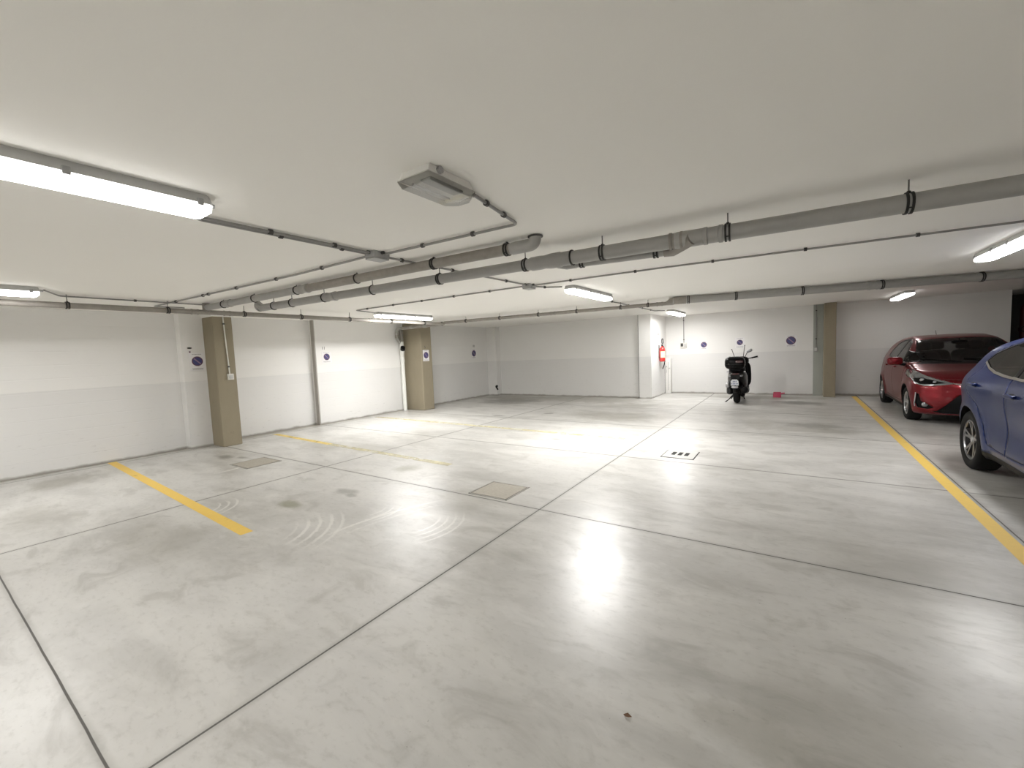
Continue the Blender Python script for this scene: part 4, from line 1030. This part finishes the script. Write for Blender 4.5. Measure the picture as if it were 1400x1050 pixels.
# ------------------------------------------------------------------ scooter
t = thing('scooter', (-1.175, 11.60, 0), 'black motor scooter with top case parked facing the back wall', 'scooter')
sv = t   # local +y = towards the wall (forward), x to the right
def bit(name, mb, mat, parent=None, label=None):
    o = mb.build(name, mat, parent or sv)
    if label: o['label'] = label
    return o
def moto_wheel(u, r, w, name='wheel'):
    prof = [(r * .70, .30 * w), (r * .74, .46 * w), (r * .86, .52 * w), (r * .95, .38 * w), (r, .12 * w), (r, -.12 * w), (r * .95, -.38 * w), (r * .86, -.52 * w), (r * .74, -.46 * w), (r * .70, -.30 * w)]
    o = bit(name, MB().lathe(prof, (0, u, r), 'x', 36, True), 'rubber')
    m = MB().lathe([(r * .71, .30 * w), (r * .66, .30 * w), (r * .66, -.30 * w), (r * .71, -.30 * w)], (0, u, r), 'x', 36, True).lathe([(.0005, .4 * w), (.04, .4 * w), (.04, -.4 * w), (.0005, -.4 * w)], (0, u, r), 'x', 18)
    for i in range(5):
        a = 2 * PI * i / 5; m.tube([(0, u + .03 * math.cos(a), r + .03 * math.sin(a)), (0, u + r * .68 * math.cos(a), r + r * .68 * math.sin(a))], [.022, .014], 8)
    bit('rim', m, 'dark_alloy', o); return o
moto_wheel(.27, .27, .125); moto_wheel(1.66, .28, .11)
bit('rear_mudguard', MB().tube(arc((0, .27, .27), .305, PI * .98, PI * .35, (0, 1, 0), (0, 0, 1), 10), .045, 10).tube([(0, .02, .50), (0, -.05, .42)], [.07, .06], 10), 'black')
pl = bit('license_plate', MB().prism([(-.085, -.065), (.085, -.065), (.085, .045), (.05, .085), (-.05, .085), (-.085, .045)], 'y', -.006, 0), 'white_plate', label='white scooter license plate')
pl.location = (-.01, -.085, .535); pl.rotation_euler = (.15, 0, 0)
m = MB()
for z, xs in ((.035, (-.03, .0, .03)), (-.02, (-.06, -.03, 0, .03, .06))):
    for x in xs: m.box(x - .008, x + .008, -.0075, -.005, z - .016, z + .016)
bit('plate_mark', m, 'plate_ink', pl)
bit('plate_holder', MB().box(-.07, .07, -.075, -.05, .44, .62, .006).tube([(0, -.06, .60), (0, .12, .66)], .02, 8), 'black')
bit('reflector', MB().sell((-.01, -.075, .43), (.075, .014, .030), .6, .6, 16, 8), 'silver')
bit('tail_light', MB().sell((0, -.02, .745), (.085, .04, .028), .7, .7, 18, 10), 'dark_lens')
for sg in (-1, 1): bit('indicator', MB().sell((sg * .125, .02, .70), (.035, .05, .028), .8, .8, 14, 8), 'red_lens' if False else 'lamp_glass')
m = MB(); prof = [(-.03, .10, .68, .10), (.10, .165, .66, .19), (.35, .215, .60, .25), (.62, .22, .55, .27), (.85, .19, .50, .22), (1.0, .14, .45, .14)]
v = []; n = 20
for u, hw, zc, hz in prof:
    for j in range(n):
        a = 2 * PI * j / n; c, s_ = math.cos(a), math.sin(a); v.append((hw * math.copysign(abs(c) ** .75, c), u, zc + hz * math.copysign(abs(s_) ** .75, s_)))
f = [(i * n + j, i * n + (j + 1) % n, (i + 1) * n + (j + 1) % n, (i + 1) * n + j) for i in range(len(prof) - 1) for j in range(n)] + [tuple(range(n)), tuple(range(len(prof) * n - 1, len(prof) * n - n - 1, -1))]
bit('tail_fairing', m.add(v, f), 'gloss_black')
bit('seat', MB().sell((0.01, .34, .83), (.18, .30, .085), .6, .6, 24, 12).sell((0, .78, .76), (.14, .22, .07), .6, .6, 24, 12), 'black')
bit('floorboard', MB().sell((0, 1.10, .32), (.20, .28, .06), .4, .4, 20, 10).sell((0, 1.05, .42), (.08, .22, .14), .6, .6, 18, 10), 'black')
bit('leg_shield', MB().sell((0, 1.38, .66), (.24, .07, .36), .55, .8, 24, 14, Matrix.Rotation(.22, 3, 'X')), 'gloss_black')
bit('front_mudguard', MB().tube(arc((0, 1.66, .28), .315, PI * .9, PI * .15, (0, 1, 0), (0, 0, 1), 10), .055, 10), 'gloss_black')
bit('fork', MB().tube([(-.085, 1.66, .28), (-.085, 1.48, .70)], .02, 10).tube([(.085, 1.66, .28), (.085, 1.48, .70)], .02, 10).tube([(0, 1.48, .66), (0, 1.36, 1.02)], .028, 10), 'dark_alloy')
bit('headlight_cowl', MB().sell((0.02, 1.36, 1.02), (.17, .14, .12), .8, .8, 22, 12), 'gloss_black')
# handlebar turned to the left
hb = bpy.data.objects.new('handlebar', None); 
rot = Matrix.Rotation(.30, 4, 'Z'); P0 = Vector((0.02, 1.30, 1.06))
def hbp(x, y, z): return rot @ Vector((x, y, z)) + P0
bar = bit('handlebar', MB().tube([hbp(-.34, -.06, .03), hbp(-.18, 0, .02), hbp(0, .02, 0), hbp(.18, 0, .02), hbp(.34, -.06, .05)], .014, 10), 'dark_alloy')
for sg in (-1, 1):
    bit('grip', MB().tube([hbp(sg * .24, -.025, .03), hbp(sg * .37, -.075, .04 + .025 * (sg > 0))], .020, 12), 'rubber', bar)
    bit('brake_lever', MB().tube([hbp(sg * .20, .04, .02), hbp(sg * .30, .03, .03), hbp(sg * .40, -.02, .03)], .008, 8), 'silver', bar)
mr = bit('mirror', MB().sell((.215, 1.22, 1.285), (.072, .016, .042), .8, .75, 18, 10, Matrix.Rotation(-.45, 3, 'Y')), 'silver', label='grey right mirror tilted upward')
bit('mirror_stalk', MB().tube([(.10, 1.24, 1.10), (.14, 1.24, 1.20), (.17, 1.235, 1.25)], .008, 8), 'black', mr)
mr = bit('mirror', MB().sell((-.255, 1.17, 1.135), (.03, .016, .026), .8, .8, 16, 10), 'silver', label='small grey left mirror folded low')
bit('mirror_stalk', MB().tube([(-.12, 1.22, 1.08), (-.24, 1.18, 1.13)], .008, 8), 'black', mr)
bit('windscreen_stalk', MB().tube([(-.14, 1.30, 1.10), (-.205, 1.28, 1.33)], .008, 8).sell((-.21, 1.28, 1.335), (.016, .01, .016), .9, .9, 10, 6), 'clip')
bit('windscreen_stalk', MB().tube([(.06, 1.30, 1.10), (.10, 1.28, 1.42)], .009, 8).sell((.101, 1.28, 1.43), (.015, .012, .015), .9, .9, 10, 6), 'clip')
# top case
tc = bit('top_case', MB().sell((-.015, .10, 1.015), (.225, .20, .16), .62, .62, 32, 18), 'gloss_black')
bit('case_seam', MB().sell((-.015, .10, .985), (.229, .204, .010), .3, .62, 32, 6), 'dark_gap', tc)
bit('case_reflector', MB().sell((.09, -.088, 1.05), (.085, .016, .03), .6, .6, 20, 8), 'dark_lens', tc)
bit('case_lock', MB().sell((-.015, -.094, .93), (.04, .02, .025), .7, .7, 14, 8), 'black', tc)
bit('rack', MB().box(-.12, .12, -.04, .30, .845, .865, .004).tube([(-.10, .25, .72), (-.12, .05, .85)], .012, 8).tube([(.10, .25, .72), (.12, .05, .85)], .012, 8), 'black')
bit('grab_rail', MB().tube([(-.15, .42, .80), (-.195, .22, .79), (-.19, .08, .80)], .014, 8).tube([(.15, .42, .80), (.195, .22, .79), (.19, .08, .80)], .014, 8), 'silver')
# engine on the left, exhaust on the right
bit('engine_cover', MB().sell((-.15, .42, .33), (.085, .34, .12), .6, .7, 20, 12), 'dark_alloy')
bit('air_filter_box', MB().sell((-.185, .28, .46), (.06, .19, .075), .55, .6, 18, 10), 'silver')
ex = bit('exhaust', MB().tube([(.19, -.06, .36), (.19, -.04, .36), (.19, .05, .35), (.19, .42, .31), (.18, .50, .30)], [.045, .075, .082, .078, .04], 20).tube([(.18, .50, .30), (.14, .75, .24), (.08, .95, .25)], .022, 10), 'black')
bit('heat_shield', MB().sell((.262, .20, .335), (.014, .17, .045), .5, .6, 18, 8), 'dark_alloy', ex)
for sg in (-1, 1): bit('shock_absorber', MB().tube([(sg * .12, .20, .38), (sg * .12, .30, .64)], .022, 10), 'dark_alloy')
bit('side_stand', MB().tube([(-.10, .72, .20), (-.22, .52, .05), (-.27, .46, .012)], .013, 8).box(-.30, -.25, .42, .50, 0, .012, .003), 'black')
bit('centre_stand', MB().tube([(-.12, .62, .16), (-.14, .48, .10), (-.15, .44, .09)], .013, 8).tube([(.12, .62, .16), (.14, .48, .10), (.15, .44, .09)], .013, 8).tube([(-.12, .62, .16), (.12, .62, .16)], .013, 8), 'black')
bpy.data.objects.remove(hb)
t.rotation_euler = (0, -.012, 0)

# ------------------------------------------------------------------ camera and render look
F = 572.706
right = Vector((.83021, .55587, -.04185)); up = Vector((-.00681, .08519, .99634)); back = Vector((.55741, -.82689, .07451))
cam = bpy.data.cameras.new('camera'); cam.sensor_width = 36; cam.sensor_fit = 'HORIZONTAL'; cam.lens = F / 1400 * 36; cam.clip_start = .02
co = bpy.data.objects.new('camera', cam); COL.objects.link(co)
mw = Matrix((right, up, back)).transposed().to_4x4(); mw.translation = (0, 0, 1.5); co.matrix_world = mw
sc.camera = co
w = bpy.data.worlds.new('world'); sc.world = w; w.use_nodes = True
w.node_tree.nodes['Background'].inputs[0].default_value = (.9, .95, 1, 1); w.node_tree.nodes['Background'].inputs[1].default_value = .0
vs = sc.view_settings; vs.view_transform = 'Standard'; vs.look = 'None'; vs.gamma = 1; vs.use_curve_mapping = False
vs.exposure = 1.73
cy = sc.cycles; cy.use_denoising = True; cy.max_bounces = 12; cy.diffuse_bounces = 8; cy.glossy_bounces = 4; cy.transparent_max_bounces = 12; cy.sample_clamp_indirect = 20
